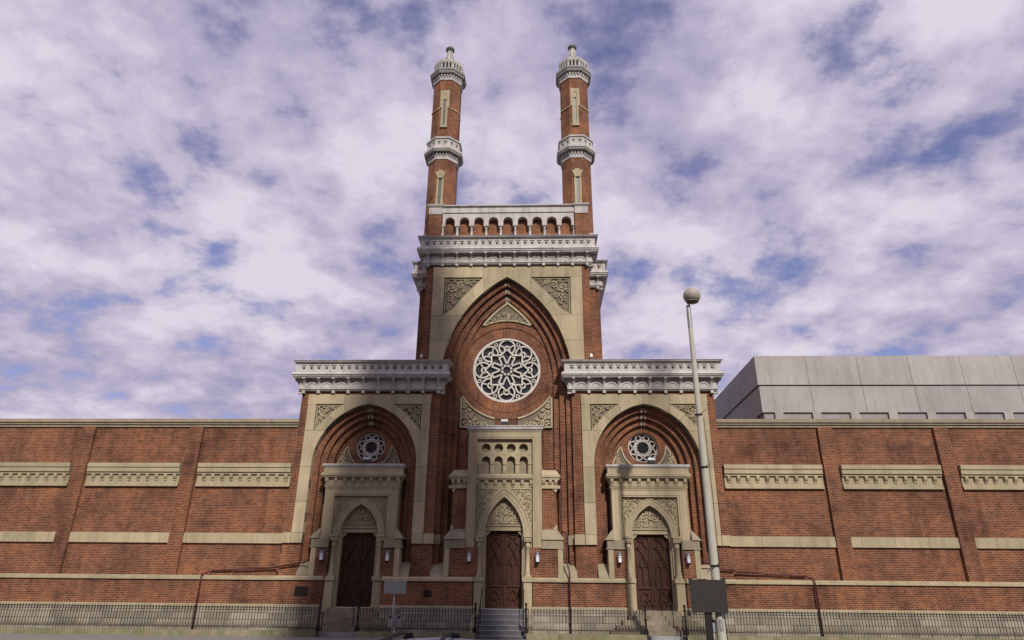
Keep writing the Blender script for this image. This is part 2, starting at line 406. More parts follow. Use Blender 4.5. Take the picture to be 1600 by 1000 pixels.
# ------------------------------------------------------------------ THE TEMPLE
T = empty('temple', (0, 0, 0), 'red brick temple with pale stone pointed arches, rose windows and twin minarets', 'temple')
WC = 6.79                                   # centre of each wing
WX0, WX1 = 3.27, 10.25                      # inner and outer corner of a wing
A_T = Arch(0, 3.30, 11.7, 17.37)            # stone intrados of the tower arch
def wing_arch(s): return Arch(s * WC, 2.54, 7.4, 10.40)

def mirror(poly, s): return [(s * x, z) for x, z in poly]
# --- wing front walls (brick), down to the string course
for s in (-1, 1):
    A = Arch(WC, 2.54, 7.4, 10.40)
    arc = A.full(0.03, 16, 1.2)
    poly = [(WX0, 1.2), (arc[0][0], 1.2)] + arc[1:] + [(WX1, 1.2), (WX1, 12.3), (WX0, 12.3)]
    mb = MB(); mb.plate(mirror(poly, s), [], 0.0, 0.25)
    x0, x1 = (WX1, WX1)
    mb.face([(s * WX1, 0.25, 1.2), (s * WX1, 9.0, 1.2), (s * WX1, 9.0, 12.3), (s * WX1, 0.25, 12.3)])
    mb.build('wing_wall', BRICK, T)
    mb = MB(); mb.box(min(s * 3.3, s * 10.2), max(s * 3.3, s * 10.2), 0.1, 9.0, 12.2, 12.42); mb.build('wing_roof', LEAD, T)
# --- tower front wall with side walls and the set-back body behind
x12 = A_T.x_at(12.3, 0.03)
arc = [p for p in A_T.full(0.03, 22) if p[1] > 12.3]
mb = MB(); mb.plate([(-4.38, 12.3), (-x12, 12.3)] + arc + [(x12, 12.3), (4.38, 12.3), (4.38, 19.4), (-4.38, 19.4)], [], 0.0, 0.25)
for s in (-1, 1): mb.face([(s * 4.38, 0.25, 12.3), (s * 4.38, 2.95, 12.3), (s * 4.38, 2.95, 19.4), (s * 4.38, 0.25, 19.4)])
mb.build('tower_wall', BRICK, T)
mb = MB(); mb.box(-5.2, 5.2, 2.95, 11.0, 12.0, 19.3); mb.build('tower_body', BRICK, T)
mb = MB(); mb.box(-4.5, 4.5, 0.1, 10.9, 19.3, 19.5); mb.build('tower_roof', LEAD, T)

# --- stepped brick orders
def orders(arch, offs, ys, zbot, reveal_mat, first_y, n=22):
    """offs: inward offsets of successive edges (0 = stone intrados)"""
    for k in range(len(offs) - 1):
        o0, o1 = -offs[k] + 0.025, -offs[k + 1]
        mb = MB(); inner = arch.full(o1, n, zbot); outer = arch.full(o0, n, zbot)
        yb = ys[k + 1]
        mb.band(inner, outer, ys[k], yb)
        mb.build('arch_order', BRICK, T)
    # stone reveal from the frame's face back to the first order
offs_t = [0, 0.30, 0.61, 0.90]; ys_t = [0.22, 0.42, 0.60, 0.76]
orders(A_T, offs_t, ys_t, 1.2, STONE, 0)
offs_w = [0, 0.28, 0.55, 0.84]; ys_w = [0.24, 0.46, 0.68, 0.90]
for s in (-1, 1): orders(wing_arch(s), offs_w, ys_w, 1.2, STONE, 0, 18)
# carved keystones crossing the orders at each apex
def keystones(arch, offs, ys):
    for k in range(len(offs) - 1):
        z1 = arch.half(-offs[k], 18)[-1][1]; z0 = arch.half(-offs[k + 1], 18)[-1][1]
        w1 = 0.21 - 0.02 * k; z1 = z0 + (z1 - z0) * 0.7
        mb = MB(); cx = arch.cx
        mb.plate([(cx - w1 * .55, z0 - 0.05 - w1 * .35), (cx, z0 + 0.02), (cx + w1 * .55, z0 - 0.05 - w1 * .35), (cx + w1 * .8, z1 - w1 * .62), (cx, z1 - 0.03), (cx - w1 * .8, z1 - w1 * .62)], [], ys[k] - 0.012, ys[k] + 0.02)
        mb.build('keystone', STONE_D, T)
keystones(A_T, offs_t, ys_t)
for s in (-1, 1): keystones(wing_arch(s), offs_w, ys_w)

# --- stone arch frames, block by block
YS = -0.10
def stone_frame(arch, wo, ztop, zbot, xs, xh, t, cuts, ncut, foot=None):
    cx = arch.cx; zh = arch.za - 0.02; g = 0.008
    back = MB(); bp = arch.full(0.004, 18, zbot + 0.01)
    back.plate([(cx - wo + .012, zbot + .01)] + bp + [(cx + wo - .012, zbot + .01), (cx + wo - .012, ztop - .012), (cx - wo + .012, ztop - .012)], [], -0.03, 0.22)
    fr = back.build('stone_arch_frame', JOINT_SHADE, T)
    def blk(poly, yf=YS):
        # shrink slightly for the joint
        mx = sum(p[0] for p in poly) / len(poly); mz = sum(p[1] for p in poly) / len(poly)
        q = []
        for (x, z) in poly:
            d = math.hypot(x - mx, z - mz) or 1; q.append((x - (x - mx) / d * g, z - (z - mz) / d * g))
        m = MB(); m.plate(q, [], yf - random.uniform(0, 0.006), 0.30); return m.build('stone_block', STONE, fr)
    # angle at which the outer offset reaches the strip / the head
    half = arch.half(0, 40, None)
    zj = None
    for s in (-1, 1):
        # jamb blocks up to where the strip separates (first z where intrados has moved well inside the strip)
        zsep = cuts[-1]
        zz_ = [zbot] + cuts
        for a, c in zip(zz_[:-1], zz_[1:]):
            m = 6; inn = [(arch.x_at(a + (c - a) * k / m), a + (c - a) * k / m) for k in range(m + 1)]
            if foot and a == zbot: inn = [(x, z) for x, z in inn]
            blk([(cx + s * x, z) for x, z in ([(wo, c), (wo, a)] + inn)])
        # the outer strip above
        blk([(cx + s * x, z) for x, z in [(xs, zsep), (wo, zsep), (wo, zh), (xs, zh)]])
        # head corner
        blk([(cx + s * x, z) for x, z in [(xh, zh), (wo + 0.025, zh), (wo + 0.025, ztop), (xh, ztop)]], YS - 0.006)
        # voussoirs between
        a0 = math.asin(min(1, max(0, (zsep - arch.zs) / arch.R))); R = arch.R
        # angle where offset curve point has x == xh at zh
        a_end = math.acos(max(-1, min(1, (xh * 0.93 - arch.c) / R)))
        for k in range(ncut):
            b0 = a0 + (a_end - a0) * k / ncut; b1 = a0 + (a_end - a0) * (k + 1) / ncut; m = 6
            inn, ot = [], []
            for j in range(m + 1):
                b = b0 + (b1 - b0) * j / m
                inn.append((arch.c + R * math.cos(b), arch.zs + R * math.sin(b)))
                ot.append((max(min(arch.c + (R + t) * math.cos(b), xs), 0), min(arch.zs + (R + t) * math.sin(b), zh)))
            if k == 0: ot[0] = (xs, zsep)
            if k == ncut - 1: ot[-1] = (xh, zh)
            blk([(cx + s * x, z) for x, z in inn + ot[::-1]])
        # centre head stones rising to the top, either side of the apex joint
        m = 8; a1 = math.acos(-arch.c / R)
        inn = [(arch.c + R * math.cos(a_end + (a1 - a_end) * j / m), arch.zs + R * math.sin(a_end + (a1 - a_end) * j / m)) for j in range(m + 1)]
        blk([(cx + s * x, z) for x, z in inn + [(0, ztop), (xh, ztop), (xh, zh)]])
        # carved triangular panel
        R2 = R + t
        zc = arch.zs + math.sqrt(max(0, R2 * R2 - (xs - arch.c) ** 2)); xc = arch.c + math.sqrt(max(0, R2 * R2 - (zh - arch.zs) ** 2))
        xc = max(xc, xh)
        b0 = math.acos((xs - arch.c) / R2); b1 = math.acos((xc - arch.c) / R2); m = 8
        cv = [(arch.c + R2 * math.cos(b0 + (b1 - b0) * j / m), arch.zs + R2 * math.sin(b0 + (b1 - b0) * j / m)) for j in range(m + 1)]
        mp = MB(); mp.plate([(cx + s * x, z) for x, z in [(xs, zh)] + [(x, min(z, zh)) for x, z in cv]], [], -0.034, 0.05); mp.build('panel_back', JOINT_SHADE, fr)  # dark colour stands for the shade between the scrolls
        cm = corner_carving(cx + s * (xs - 0.05), zh - 0.06, -s, (xs - xc) * 0.92, (zh - zc) * 0.92, -0.10, -0.03)
        cm.build('carved_spandrel', STONE, fr)['kind'] = 'stuff'
    return fr
stone_frame(A_T, 3.96, 17.97, 12.45, 3.36, 1.28, 0.62, [13.75, 15.15], 3)
for s in (-1, 1):
    stone_frame(wing_arch(s), 3.07, 10.88, 3.80, 2.64, 1.25, 0.42, [4.25, 5.66, 7.3, 9.05], 2)
    # stone band that ties the jambs to the corners
    for (xa, xb) in ((WX0 - 0.03, WC - 3.09), (WC + 3.09, WX1 + 0.03)):
        mb = MB(); mb.box(min(s * xa, s * xb), max(s * xa, s * xb), -0.095, 0.2, 3.80, 4.25); mb.build('stone_block', STONE, T)

# --- base blocks of the central orders (stone)
for s in (-1, 1):
    xx = [3.24, 2.98]; 
    mb = MB(); mb.box(min(s * 2.96, s * 3.25), max(s * 2.96, s * 3.25), 0.17, 0.4, 3.80, 4.22); mb.build('stone_block', STONE_D, T)
    # sloping stone fill between piers and portal at the foot
    for (a, c, y2) in ((2.55, 3.3, 0.3), (4.25, 4.9, 0.2), (8.65, 9.35, 0.2)):
        mb = MB(); x0, x1 = sorted((s * a, s * c)); mb.frust(x0, x1, -0.33, 0.8, 2.38, x0, x1, y2, 0.8, 3.0)
        mb.build('weathering_slope', STONE_D, T)

# --- inner wall of the central recess, rose window, ring bricks
RC, RZ, RR = 0.0, 12.44, 1.755
inner = A_T.full(-0.88, 22, 1.2)
mb = MB(); mb.plate([(inner[0][0], 1.2)] + inner + [(inner[-1][0], 1.2)], [circ(RC, RZ, RR + 0.3, 64)], 0.755, 0.9); mb.build('recess_wall', BRICK, T)
def ring_band(cx, cz, r0, r1, yf, yb, n=96, ybo=None):
    mb = MB(); a = [(cx + r0 * math.cos(2 * PI * k / n), cz + r0 * math.sin(2 * PI * k / n)) for k in range(n + 1)]
    c = [(cx + r1 * math.cos(2 * PI * k / n), cz + r1 * math.sin(2 * PI * k / n)) for k in range(n + 1)]
    mb.band(a, c, yf, yb, ybo); return mb
ring_band(RC, RZ, RR, 2.27, 0.735, 0.95, 96, 0.80).build('brick_ring', BRICK, T)
ring_band(RC, RZ, 2.30, 2.64, 0.70, 0.79, 96, 0.80).build('brick_ring', BRICK, T)
# triangular stone above the rose
in3 = [p for p in A_T.full(-1.03, 60) if p[1] > RZ + 2.0 and math.hypot(p[0], p[1] - RZ) > 2.70]
cpts = []
for k in range(17):
    xm = abs(in3[0][0]) * 0.97; x = xm - 2 * xm * k / 16; cpts.append((x, RZ + math.sqrt(2.66 ** 2 - x * x)))
poly = [p for p in in3] + cpts
mb = MB(); mb.plate(poly, [], 0.69, 0.8); tp = mb.build('carved_gable_stone', JOINT_SHADE, T)  # dark ground paints the shade behind the gable carving
mb = MB(); mb.ribbon(in3, 0.11, 0.63, 0.7); mb.ribbon([(x, z + 0.05) for x, z in cpts], 0.09, 0.63, 0.7)
mb.plate([(-0.10, in3[len(in3) // 2][1] - 0.03), (0.10, in3[len(in3) // 2][1] - 0.03), (0.14, in3[len(in3) // 2][1] + 0.22), (-0.14, in3[len(in3) // 2][1] + 0.22)], [], 0.635, 0.75); mb.build('stone_border', STONE, tp)
mb = MB()
for s in (-1, 1):
    scroll(mb, s * 0.36, RZ + 2.82, 0.13, PI / 2, -s, 0.63, 0.70, 0.045, 3); scroll(mb, s * 0.70, RZ + 2.70, 0.10, PI / 2, s, 0.63, 0.70, 0.04, 3)
    scroll(mb, s * 0.52, RZ + 2.98, 0.055, 1.0, s, 0.63, 0.70, 0.03, 2); scroll(mb, s * 0.86, RZ + 2.80, 0.05, 2.0, -s, 0.63, 0.70, 0.028, 2); scroll(mb, s * 0.13, RZ + 2.84, 0.06, 0.0, s, 0.63, 0.70, 0.03, 2)
    scroll(mb, s * 0.17, RZ + 3.06, 0.10, 0.4, -s, 0.63, 0.70, 0.04, 2); scroll(mb, s * 0.98, RZ + 2.56, 0.06, PI / 2, s, 0.63, 0.70, 0.03, 2)
leaf(mb, 0, RZ + 2.7, PI / 2, 0.5, 0.1, 0.63, 0.7)
mb.build('carving', STONE, tp)['kind'] = 'stuff'
# lower spandrel stones
for s in (-1, 1):
    pts = []
    for k in range(13):
        a = -PI / 2 + 0.22 + k * (0.99 - 0.22) / 12
        pts.append((2.66 * math.cos(a), RZ + 2.66 * math.sin(a)))
    pts = [(x, z) for x, z in pts if x <= 2.36]
    poly = [(2.33, 9.35), (2.33, pts[-1][1])] + pts[::-1] + [(pts[0][0], 9.35)]
    mb = MB(); mb.plate(mirror(poly, s), [], 0.69, 0.8); sp = mb.build('carved_spandrel_stone', JOINT_SHADE, T)  # ground darkened as shade behind the spandrel scrolls
    cm = MB()
    for (x, z, r, a, d) in ((2.02, 9.66, 0.2, 1.2, 1), (1.62, 9.58, 0.17, 2.0, -1), (2.08, 10.1, 0.17, -0.6, -1), (1.25, 9.52, 0.12, 0.5, 1), (2.12, 10.45, 0.11, 1.0, 1), (0.98, 9.48, 0.08, 0.2, -1), (1.80, 9.95, 0.11, .4, 1), (1.52, 9.82, 0.075, 1.4, -1), (1.40, 9.62, 0.07, 2.2, 1), (1.85, 10.25, 0.07, 0.0, 1), (1.05, 9.60, 0.05, 1.0, 1), (2.12, 10.70, 0.07, 2.0, -1), (1.70, 10.08, 0.05, 0.5, -1), (2.18, 9.88, 0.06, 0, 1)):
        scroll(cm, s * x, z, r, a if s > 0 else PI - a, d * s, 0.62, 0.70, 0.06, 5)
    cm.build('carving', STONE, sp)['kind'] = 'stuff'
    cm = MB(); cm.ribbon(mirror([(2.28, 10.9), (2.28, 9.40), (0.66, 9.40)], s), 0.10, 0.62, 0.70); cm.ribbon(mirror(pts, s), 0.09, 0.62, 0.70)
    cm.build('stone_border', STONE, sp)

# --- rose window tracery
def pt(r, a): return (r * math.cos(a), r * math.sin(a))
def big_rose(cx, cz, R, y):
    mb = MB(); yf, yb = y, y + 0.14
    def rib(pts, wd, closed=False, d=0.0): mb.ribbon([(cx + px, cz + pz) for px, pz in pts], wd * R, yf + d, yb, closed)
    # outer rim
    n = 96
    mb.band([(cx + 0.935 * R * math.cos(2 * PI * k / n), cz + 0.935 * R * math.sin(2 * PI * k / n)) for k in range(n + 1)],
            [(cx + 1.0 * R * math.cos(2 * PI * k / n), cz + 1.0 * R * math.sin(2 * PI * k / n)) for k in range(n + 1)], yf - 0.06, yb)
    for k in range(8):
        a = k * PI / 4
        c = pt(0.705 * R, a)
        pp = []
        for t in range(-40, 41):
            th = a + t * PI / 40; q = (c[0] + 0.235 * R * math.cos(th), c[1] + 0.235 * R * math.sin(th))
            rr = math.hypot(*q) / R; ph = abs((math.atan2(q[1], q[0]) - a + PI) % (2 * PI) - PI); ph = min(ph, PI / 4 - ph if ph > PI / 8 else ph)
            if rr > 0.645 * 0.7071 / math.cos(PI / 4 - ph) - 0.005: pp.append(q)
        rib(pp, 0.040, False, -0.03)
        c2 = pt(0.665 * R, a)
        rib([(c2[0] + 0.078 * R * math.cos(a + (t - 8) * PI / 12), c2[1] + 0.078 * R * math.sin(a + (t - 8) * PI / 12)) for t in range(17)], 0.042)
        for sg in (-1, 1):
            p0 = (c2[0] + 0.08 * R * math.cos(a + sg * 1.15), c2[1] + 0.08 * R * math.sin(a + sg * 1.15))
            p1 = (c[0] + 0.225 * R * math.cos(a + sg * 1.2), c[1] + 0.225 * R * math.sin(a + sg * 1.2))
            rib([p0, p1], 0.034)
        a2 = a + PI / 8
        pass
        l0 = [pt(0.80 * R, a2), pt(0.87 * R, a2 + 0.06), pt(0.94 * R, a2), pt(0.87 * R, a2 - 0.06)]
        rib(l0, 0.032, True)
    rib([pt((0.645 if k % 2 == 0 else 0.494) * R, k * PI / 8) for k in range(16)], 0.055, True, -0.04)
    for k in range(8):
        a = k * PI / 4 + PI / 8
        d = (math.cos(a), math.sin(a)); nn = (-d[1], d[0])
        for sg in (-1, 1):
            h = 0.068
            rib([((d[0] * 0.14 + nn[0] * sg * h) * R, (d[1] * 0.14 + nn[1] * sg * h) * R), ((d[0] * 0.46 + nn[0] * sg * h) * R, (d[1] * 0.46 + nn[1] * sg * h) * R)], 0.04, False, -0.01)
        rib([pt(0.115 * R, a - PI / 8 * .6), pt(0.165 * R, a), pt(0.115 * R, a + PI / 8 * .6)], 0.04, False, -0.015)
        rib([pt(0.425 * R, a), pt(0.46 * R, a)], 0.10)
    return mb
rose = big_rose(RC, RZ, RR, 0.82).build('rose_window', TRACERY, T)
def panes(cx, cz, R, y, parent, n=8, a0=PI / 8):
    for k in range(n):
        m = MB(); a = a0 + 2 * PI * k / n; st = 6
        m.face([(cx, y, cz)] + [(cx + R * math.cos(a + 2 * PI / n * j / st), y, cz + R * math.sin(a + 2 * PI / n * j / st)) for j in range(st + 1)])
        m.build('pane', GLASS, parent)
panes(RC, RZ, RR, 0.945, rose)

def small_rose(cx, cz, R, y):
    mb = MB(); yf, yb = y, y + 0.1; n = 64
    mb.band([(cx + 0.925 * R * math.cos(2 * PI * k / n), cz + 0.925 * R * math.sin(2 * PI * k / n)) for k in range(n + 1)],
            [(cx + R * math.cos(2 * PI * k / n), cz + R * math.sin(2 * PI * k / n)) for k in range(n + 1)], yf - 0.02, yb)
    tips = [pt(0.95 * R, PI / 8 + k * PI / 4) for k in range(8)]
    for k in range(8):
        a, c = tips[k], tips[(k + 3) % 8]; am = PI / 8 + k * PI / 4 + 3 * PI / 8
        md = pt(0.52 * R, am); pp = []
        for j in range(13):
            t = j / 12; q = (2 * md[0] - (a[0] + c[0]) / 2, 2 * md[1] - (a[1] + c[1]) / 2)
            pp.append((cx + (1 - t) ** 2 * a[0] + 2 * t * (1 - t) * q[0] + t * t * c[0], cz + (1 - t) ** 2 * a[1] + 2 * t * (1 - t) * q[1] + t * t * c[1]))
        mb.ribbon(pp, 0.072 * R, yf + 0.004 * (k % 2), yb)
    m = 64
    mb.ribbon([(cx + (0.44 + 0.035 * math.cos(12 * 2 * PI * k / m)) * R * math.cos(2 * PI * k / m), cz + (0.44 + 0.035 * math.cos(12 * 2 * PI * k / m)) * R * math.sin(2 * PI * k / m)) for k in range(m)], 0.06 * R, yf - 0.01, yb, True)
    return mb
SRZ, SRR = 8.45, 0.735
for s in (-1, 1):
    A = wing_arch(s); cx = s * 6.77
    inn = A.full(-0.82, 18, 1.2)
    mb = MB(); mb.plate([(inn[0][0], 1.2)] + inn + [(inn[-1][0], 1.2)], [circ(cx, SRZ, SRR + 0.1, 48)], 0.895, 1.0); mb.build('recess_wall', BRICK, T)
    ring_band(cx, SRZ, SRR, 1.05, 0.865, 1.15, 72, 0.9).build('brick_ring', BRICK, T)
    sr = small_rose(cx, SRZ, SRR - 0.005, 1.03).build('rose_window', TRACERY, T)
    panes(cx, SRZ, SRR, 1.11, sr)
    # crescent stones either side
    for q in (-1, 1):
        pts = []
        for k in range(11):
            a = 0.05 - k * 0.98 / 10
            pts.append((1.07 * math.cos(a), SRZ + 1.07 * math.sin(a)))
        outer = [(1.09 + 0.49 * (1 - (k / 8) ** 1.6), SRZ - 1.15 + 1.2 * k / 8) for k in range(9)]
        poly = pts[::-1][0:11]
        poly = [(x, z) for x, z in pts] + [(0.62, SRZ - 1.15), (1.58, SRZ - 1.15)] + [(min(1.58, x), z) for x, z in outer[1:8]]
        poly = [(cx + q * x, z) for x, z in poly]
        mb = MB(); mb.plate(poly, [], 0.845, 0.9); cs = mb.build('crescent_stone', JOINT_SHADE, T)  # dark ground gives the crescent carving its recess shade by colour
        cm = MB(); cm.ribbon(poly, 0.07, 0.79, 0.85, True); cm.build('stone_border', STONE, cs); cm = MB()
        for (x, z, r, a, d) in ((1.32, -0.62, 0.11, 1.2, 1), (1.27, -0.85, 0.11, 3.0, -1), (1.0, -0.92, 0.09, 0.3, 1), (1.30, -0.38, 0.07, 1.0, -1), (0.8, -1.02, 0.06, .5, -1)):
            scroll(cm, cx + q * x, SRZ + z, r, a if q > 0 else PI - a, d * q, 0.79, 0.85, 0.042, 4)
        cm.build('carving', STONE, cs)['kind'] = 'stuff'

# --- cornices
def layer(mb, x0, x1, yf, yb, z0, z1, o0, o1=None):
    o1 = o0 if o1 is None else o1
    mb.frust(x0 - o0, x1 + o0, yf - o0, yb, z0, x0 - o1, x1 + o1, yf - o1, yb, z1)
def bracket_mesh(h, proj, wd, pend):
    """curved console: top at z=0, bottom at -h, wall at y=0"""
    mb = MB(); prof = []
    for k in range(9):
        t = k / 8; prof.append((-0.055 - (proj - 0.055) * (1 - t) ** 2.6, -0.12 * h - (h - 0.12 * h) * t))
    prof = [(-proj, 0.0)] + [(-proj, -0.11 * h)] + prof[1:] + [(0.06, -h), (0.06, 0.0)]
    for sx in (-wd / 2, wd / 2): mb.face([(sx, y, z) for y, z in prof])
    for k in range(len(prof)):
        a, c = prof[k], prof[(k + 1) % len(prof)]
        mb.face([(-wd / 2, a[0], a[1]), (wd / 2, a[0], a[1]), (wd / 2, c[0], c[1]), (-wd / 2, c[0], c[1])])
    mb.box(-wd * .6, wd * .6, -proj - 0.02, 0.0, -0.13 * h, -0.005)
    # pendant under the lower moulding
    mb.box(-wd * .6, wd * .6, -0.06, 0.16, -h - 0.13 - pend, -h - 0.13)
    me = mb.mesh('bracket'); me.materials.append(PAINT); return me
def panel_mesh(a):
    """square sunk panel with a round eye; centred, front at y=0"""
    mb = MB(); q = a / 2
    mb.plate(rect(-q, q, -q, q), [circ(0, -0.015, a * 0.29, 14)], 0.045, 0.16)
    mb.face([(-q, 0.158, -q), (q, 0.158, -q), (q, 0.158, q), (-q, 0.158, q)])
    me = mb.mesh('sunk_panel'); me.materials.append(PAINT); return me
def eye_band(mb, xs, x0, x1, y, z0, z1, a, zc):
    holes = [rect(x - a / 2, x + a / 2, zc - a / 2, zc + a / 2)[::-1] for x in xs]
    mb.plate(rect(x0, x1, z0, z1), holes, y, y + 0.12)
def arc_mesh(w, h):
    mb = MB(); pts = [(w * math.cos(PI - PI * k / 14), h * math.sin(PI * k / 14)) for k in range(15)]
    mb.ribbon(pts, 0.06, -0.045, 0.02)
    mb.plate([(w * 0.92 * math.cos(PI * k / 14), h * 0.92 * math.sin(PI * k / 14)) for k in range(15)], [], -0.012, 0.03)
    me = mb.mesh('blind_arch'); me.materials.append(PAINT); return me
def cornice(x0, x1, yw, zt, zb0, zb1, zc1, zf1, zm1, nb, npan, yback, side_left=True, side_right=True, O=0.44):
    """zt top, zb0/zb1 panel band, zc1 corona bottom, zf1 frieze bottom, zm1 lower moulding bottom"""
    mb = MB()
    layer(mb, x0, x1, yw, yback, zb0 + 0.0, zb0 + (zt - zb0) * .5, O - 0.06, O - 0.02)
    layer(mb, x0, x1, yw, yback, zb0 + (zt - zb0) * .5, zt, O + 0.03, O + 0.05)
    # band core, recessed behind the panelled face
    layer(mb, x0, x1, yw, yback, zb1, zb0, O - 0.26)
    layer(mb, x0, x1, yw, yback, zb1 - (zb1 - zc1) * .45, zb1, O + 0.08, O + 0.02)
    layer(mb, x0, x1, yw, yback, zc1 + (zb1 - zc1) * .25, zb1 - (zb1 - zc1) * .45, O + 0.03, O + 0.05)
    layer(mb, x0, x1, yw, yback, zc1, zc1 + (zb1 - zc1) * .25, O - 0.02, O)
    layer(mb, x0, x1, yw, yback, zf1, zc1, 0.15)
    layer(mb, x0, x1, yw, yback, zm1 + (zf1 - zm1) * .55, zf1, 0.20)
    layer(mb, x0, x1, yw, yback, zm1, zm1 + (zf1 - zm1) * .45, 0.13, 0.18)
    a = 0.25; zc = (zb0 + zb1) / 2 + 0.03
    yb_ = yw - (O - 0.09)
    xs = [x0 - 0.18 + (x1 - x0 + 0.36) * (k + 0.5) / npan for k in range(npan)]
    eye_band(mb, xs, x0 - (O - 0.09), x1 + (O - 0.09), yb_, zb1, zb0, a, zc)
    nside = 0
    for sd, xw in ((-1, x0), (1, x1)):      # plain returns of the band
        xx = xw + sd * (O - 0.09)
        mb.face([(xx, yb_, zb1), (xx, yback, zb1), (xx, yback, zb0), (xx, yb_, zb0)])
    co = mb.build('cornice', PAINT, T)
    pm = panel_mesh(a)
    for x in xs: link('sunk_panel', pm, co, (x, yb_, zc))
    bm_ = bracket_mesh(zc1 - zf1, O - 0.17, 0.115, 0.13)
    bx = [x0 + 0.10 + (x1 - x0 - 0.20) * k / (nb - 1) for k in range(nb)]
    for x in bx: link('bracket', bm_, co, (x, yw - 0.145, zc1 - 0.002))
    if side_left: link('bracket', bm_, co, (x0 - 0.145, yw + 0.0, zc1 - 0.002), -PI / 2)
    if side_right: link('bracket', bm_, co, (x1 + 0.145, yw + 0.0, zc1 - 0.002), PI / 2)
    am = arc_mesh((bx[1] - bx[0]) * 0.36, (zc1 - zf1) * 0.52)
    for xa, xb in zip(bx[:-1], bx[1:]): link('blind_arch', am, co, ((xa + xb) / 2, yw - 0.155, zf1 + 0.02))
    # fine joints in the lead capping
    mb = MB(); layer(mb, x0, x1, yw, yback, zt + 0.002, zt + 0.022, O + 0.07); mb.build('lead_capping', LEAD, co)
    return co
for s in (-1, 1):
    x0, x1 = sorted((s * WX0, s * WX1))
    cornice(x0, x1, 0.0, 12.54, 12.42, 11.93, 11.67, 11.18, 11.05, 10, 19, 0.8)
cornice(-4.38, 4.38, 0.0, 19.67, 19.56, 19.02, 18.70, 18.26, 18.11, 12, 24, 0.9)
for s in (-1, 1):
    x0, x1 = sorted((s * 3.6, s * 5.2))
    cornice(x0, x1, 2.95, 19.67, 19.56, 19.02, 18.70, 18.26, 18.11, 3, 5, 9.0)

# --- arcaded parapet between the minarets
Z0, Z1 = 19.70, 21.88
mb = MB(); xs9 = [-3.24 + 0.81 * k for k in range(9)]
arcs = []
for x in xs9:
    p = [(x - 0.27, 19.9)] + [(x - 0.27 * math.cos(PI * k / 12), 20.87 + 0.27 * math.sin(PI * k / 12)) for k in range(13)] + [(x + 0.27, 19.9)]
    arcs.append(p)
poly = [(-3.66, 20.66)]
for x in xs9: poly += [(x - 0.27 * math.cos(PI * k / 12), 20.88 + 0.27 * math.sin(PI * k / 12) if 0 < k < 12 else 20.66) for k in range(13)]
poly2 = []
for i, x in enumerate(xs9):
    if i: poly2.append((x - 0.27, 20.66))
    else: poly2 += [(-3.66, 20.66), (x - 0.27, 20.66)]
    poly2 += [(x - 0.27 * math.cos(PI * k / 12), 20.88 + 0.27 * math.sin(PI * k / 12)) for k in range(13)]
    poly2.append((x + 0.27, 20.66))
poly2 += [(3.66, 20.66), (3.66, 21.40), (-3.66, 21.40)]
mb.plate(poly2, [], 0.02, 0.32)
mb.box(-3.7, 3.7, -0.03, 0.35, 21.42, 21.74); mb.frust(-3.7, 3.7, -0.05, 0.4, 21.74, -3.75, 3.75, -0.12, 0.4, 21.80); mb.box(-3.75, 3.75, -0.13, 0.4, 21.802, 21.87)
par = mb.build('arcaded_parapet', PAINT, T)
colm = MB(); colm.lathe([(0.10, 0), (0.11, 0.02), (0.105, 0.07), (0.075, 0.10), (0.068, 0.55), (0.085, 0.57), (0.07, 0.60), (0.105, 0.68), (0.12, 0.70), (0.12, 0.76)], 12)
colm.box(-.13, .13, -.13, .13, -0.0, 0.015); colm.box(-.135, .135, -.135, .135, 0.69, 0.765)
cme = colm.mesh('column'); cme.materials.append(PAINT)
for k in range(10): link('column', cme, par, (-3.645 + 0.81 * k, 0.16, 19.9))
mb = MB(); mb.box(-3.72, 3.72, 0.33, 0.6, 19.6, 21.42); mb.box(-3.75, 3.75, 0.0, 0.33, 19.6, 19.9); mb.build('parapet_brick', BRICK_MIN, T)
mb = MB(); mb.box(-3.74, 3.74, 0.36, 0.66, 21.42, 21.86); mb.build('parapet_backing', PAINT, T)
for s in (-1, 1):
    x0, x1 = sorted((s * 3.71, s * 4.42)); mb = MB(); mb.box(x0, x1, -0.06, 0.6, 19.6, 21.30); pr = mb.build('parapet_pier', BRICK_MIN, T)
    mb = MB(); mb.box(x0 - .02, x1 + .02, -0.09, 0.6, 21.30, 21.74); mb.frust(x0 - .04, x1 + .04, -0.11, 0.6, 21.74, x0 - .1, x1 + .1, -0.17, 0.6, 21.82); mb.box(x0 - .1, x1 + .1, -0.18, 0.6, 21.822, 21.90)
    mb.build('pier_cap', PAINT, pr)

for s in (-1, 1):
    x0, x1 = sorted((s * 4.30, s * 4.86)); mb = MB(); mb.frust(x0, x1, -0.30, 0.5, 19.70, (x0 + x1) / 2 - .04, (x0 + x1) / 2 + .04, -0.2, 0.45, 19.95); mb.build('corner_coping', PAINT, T)
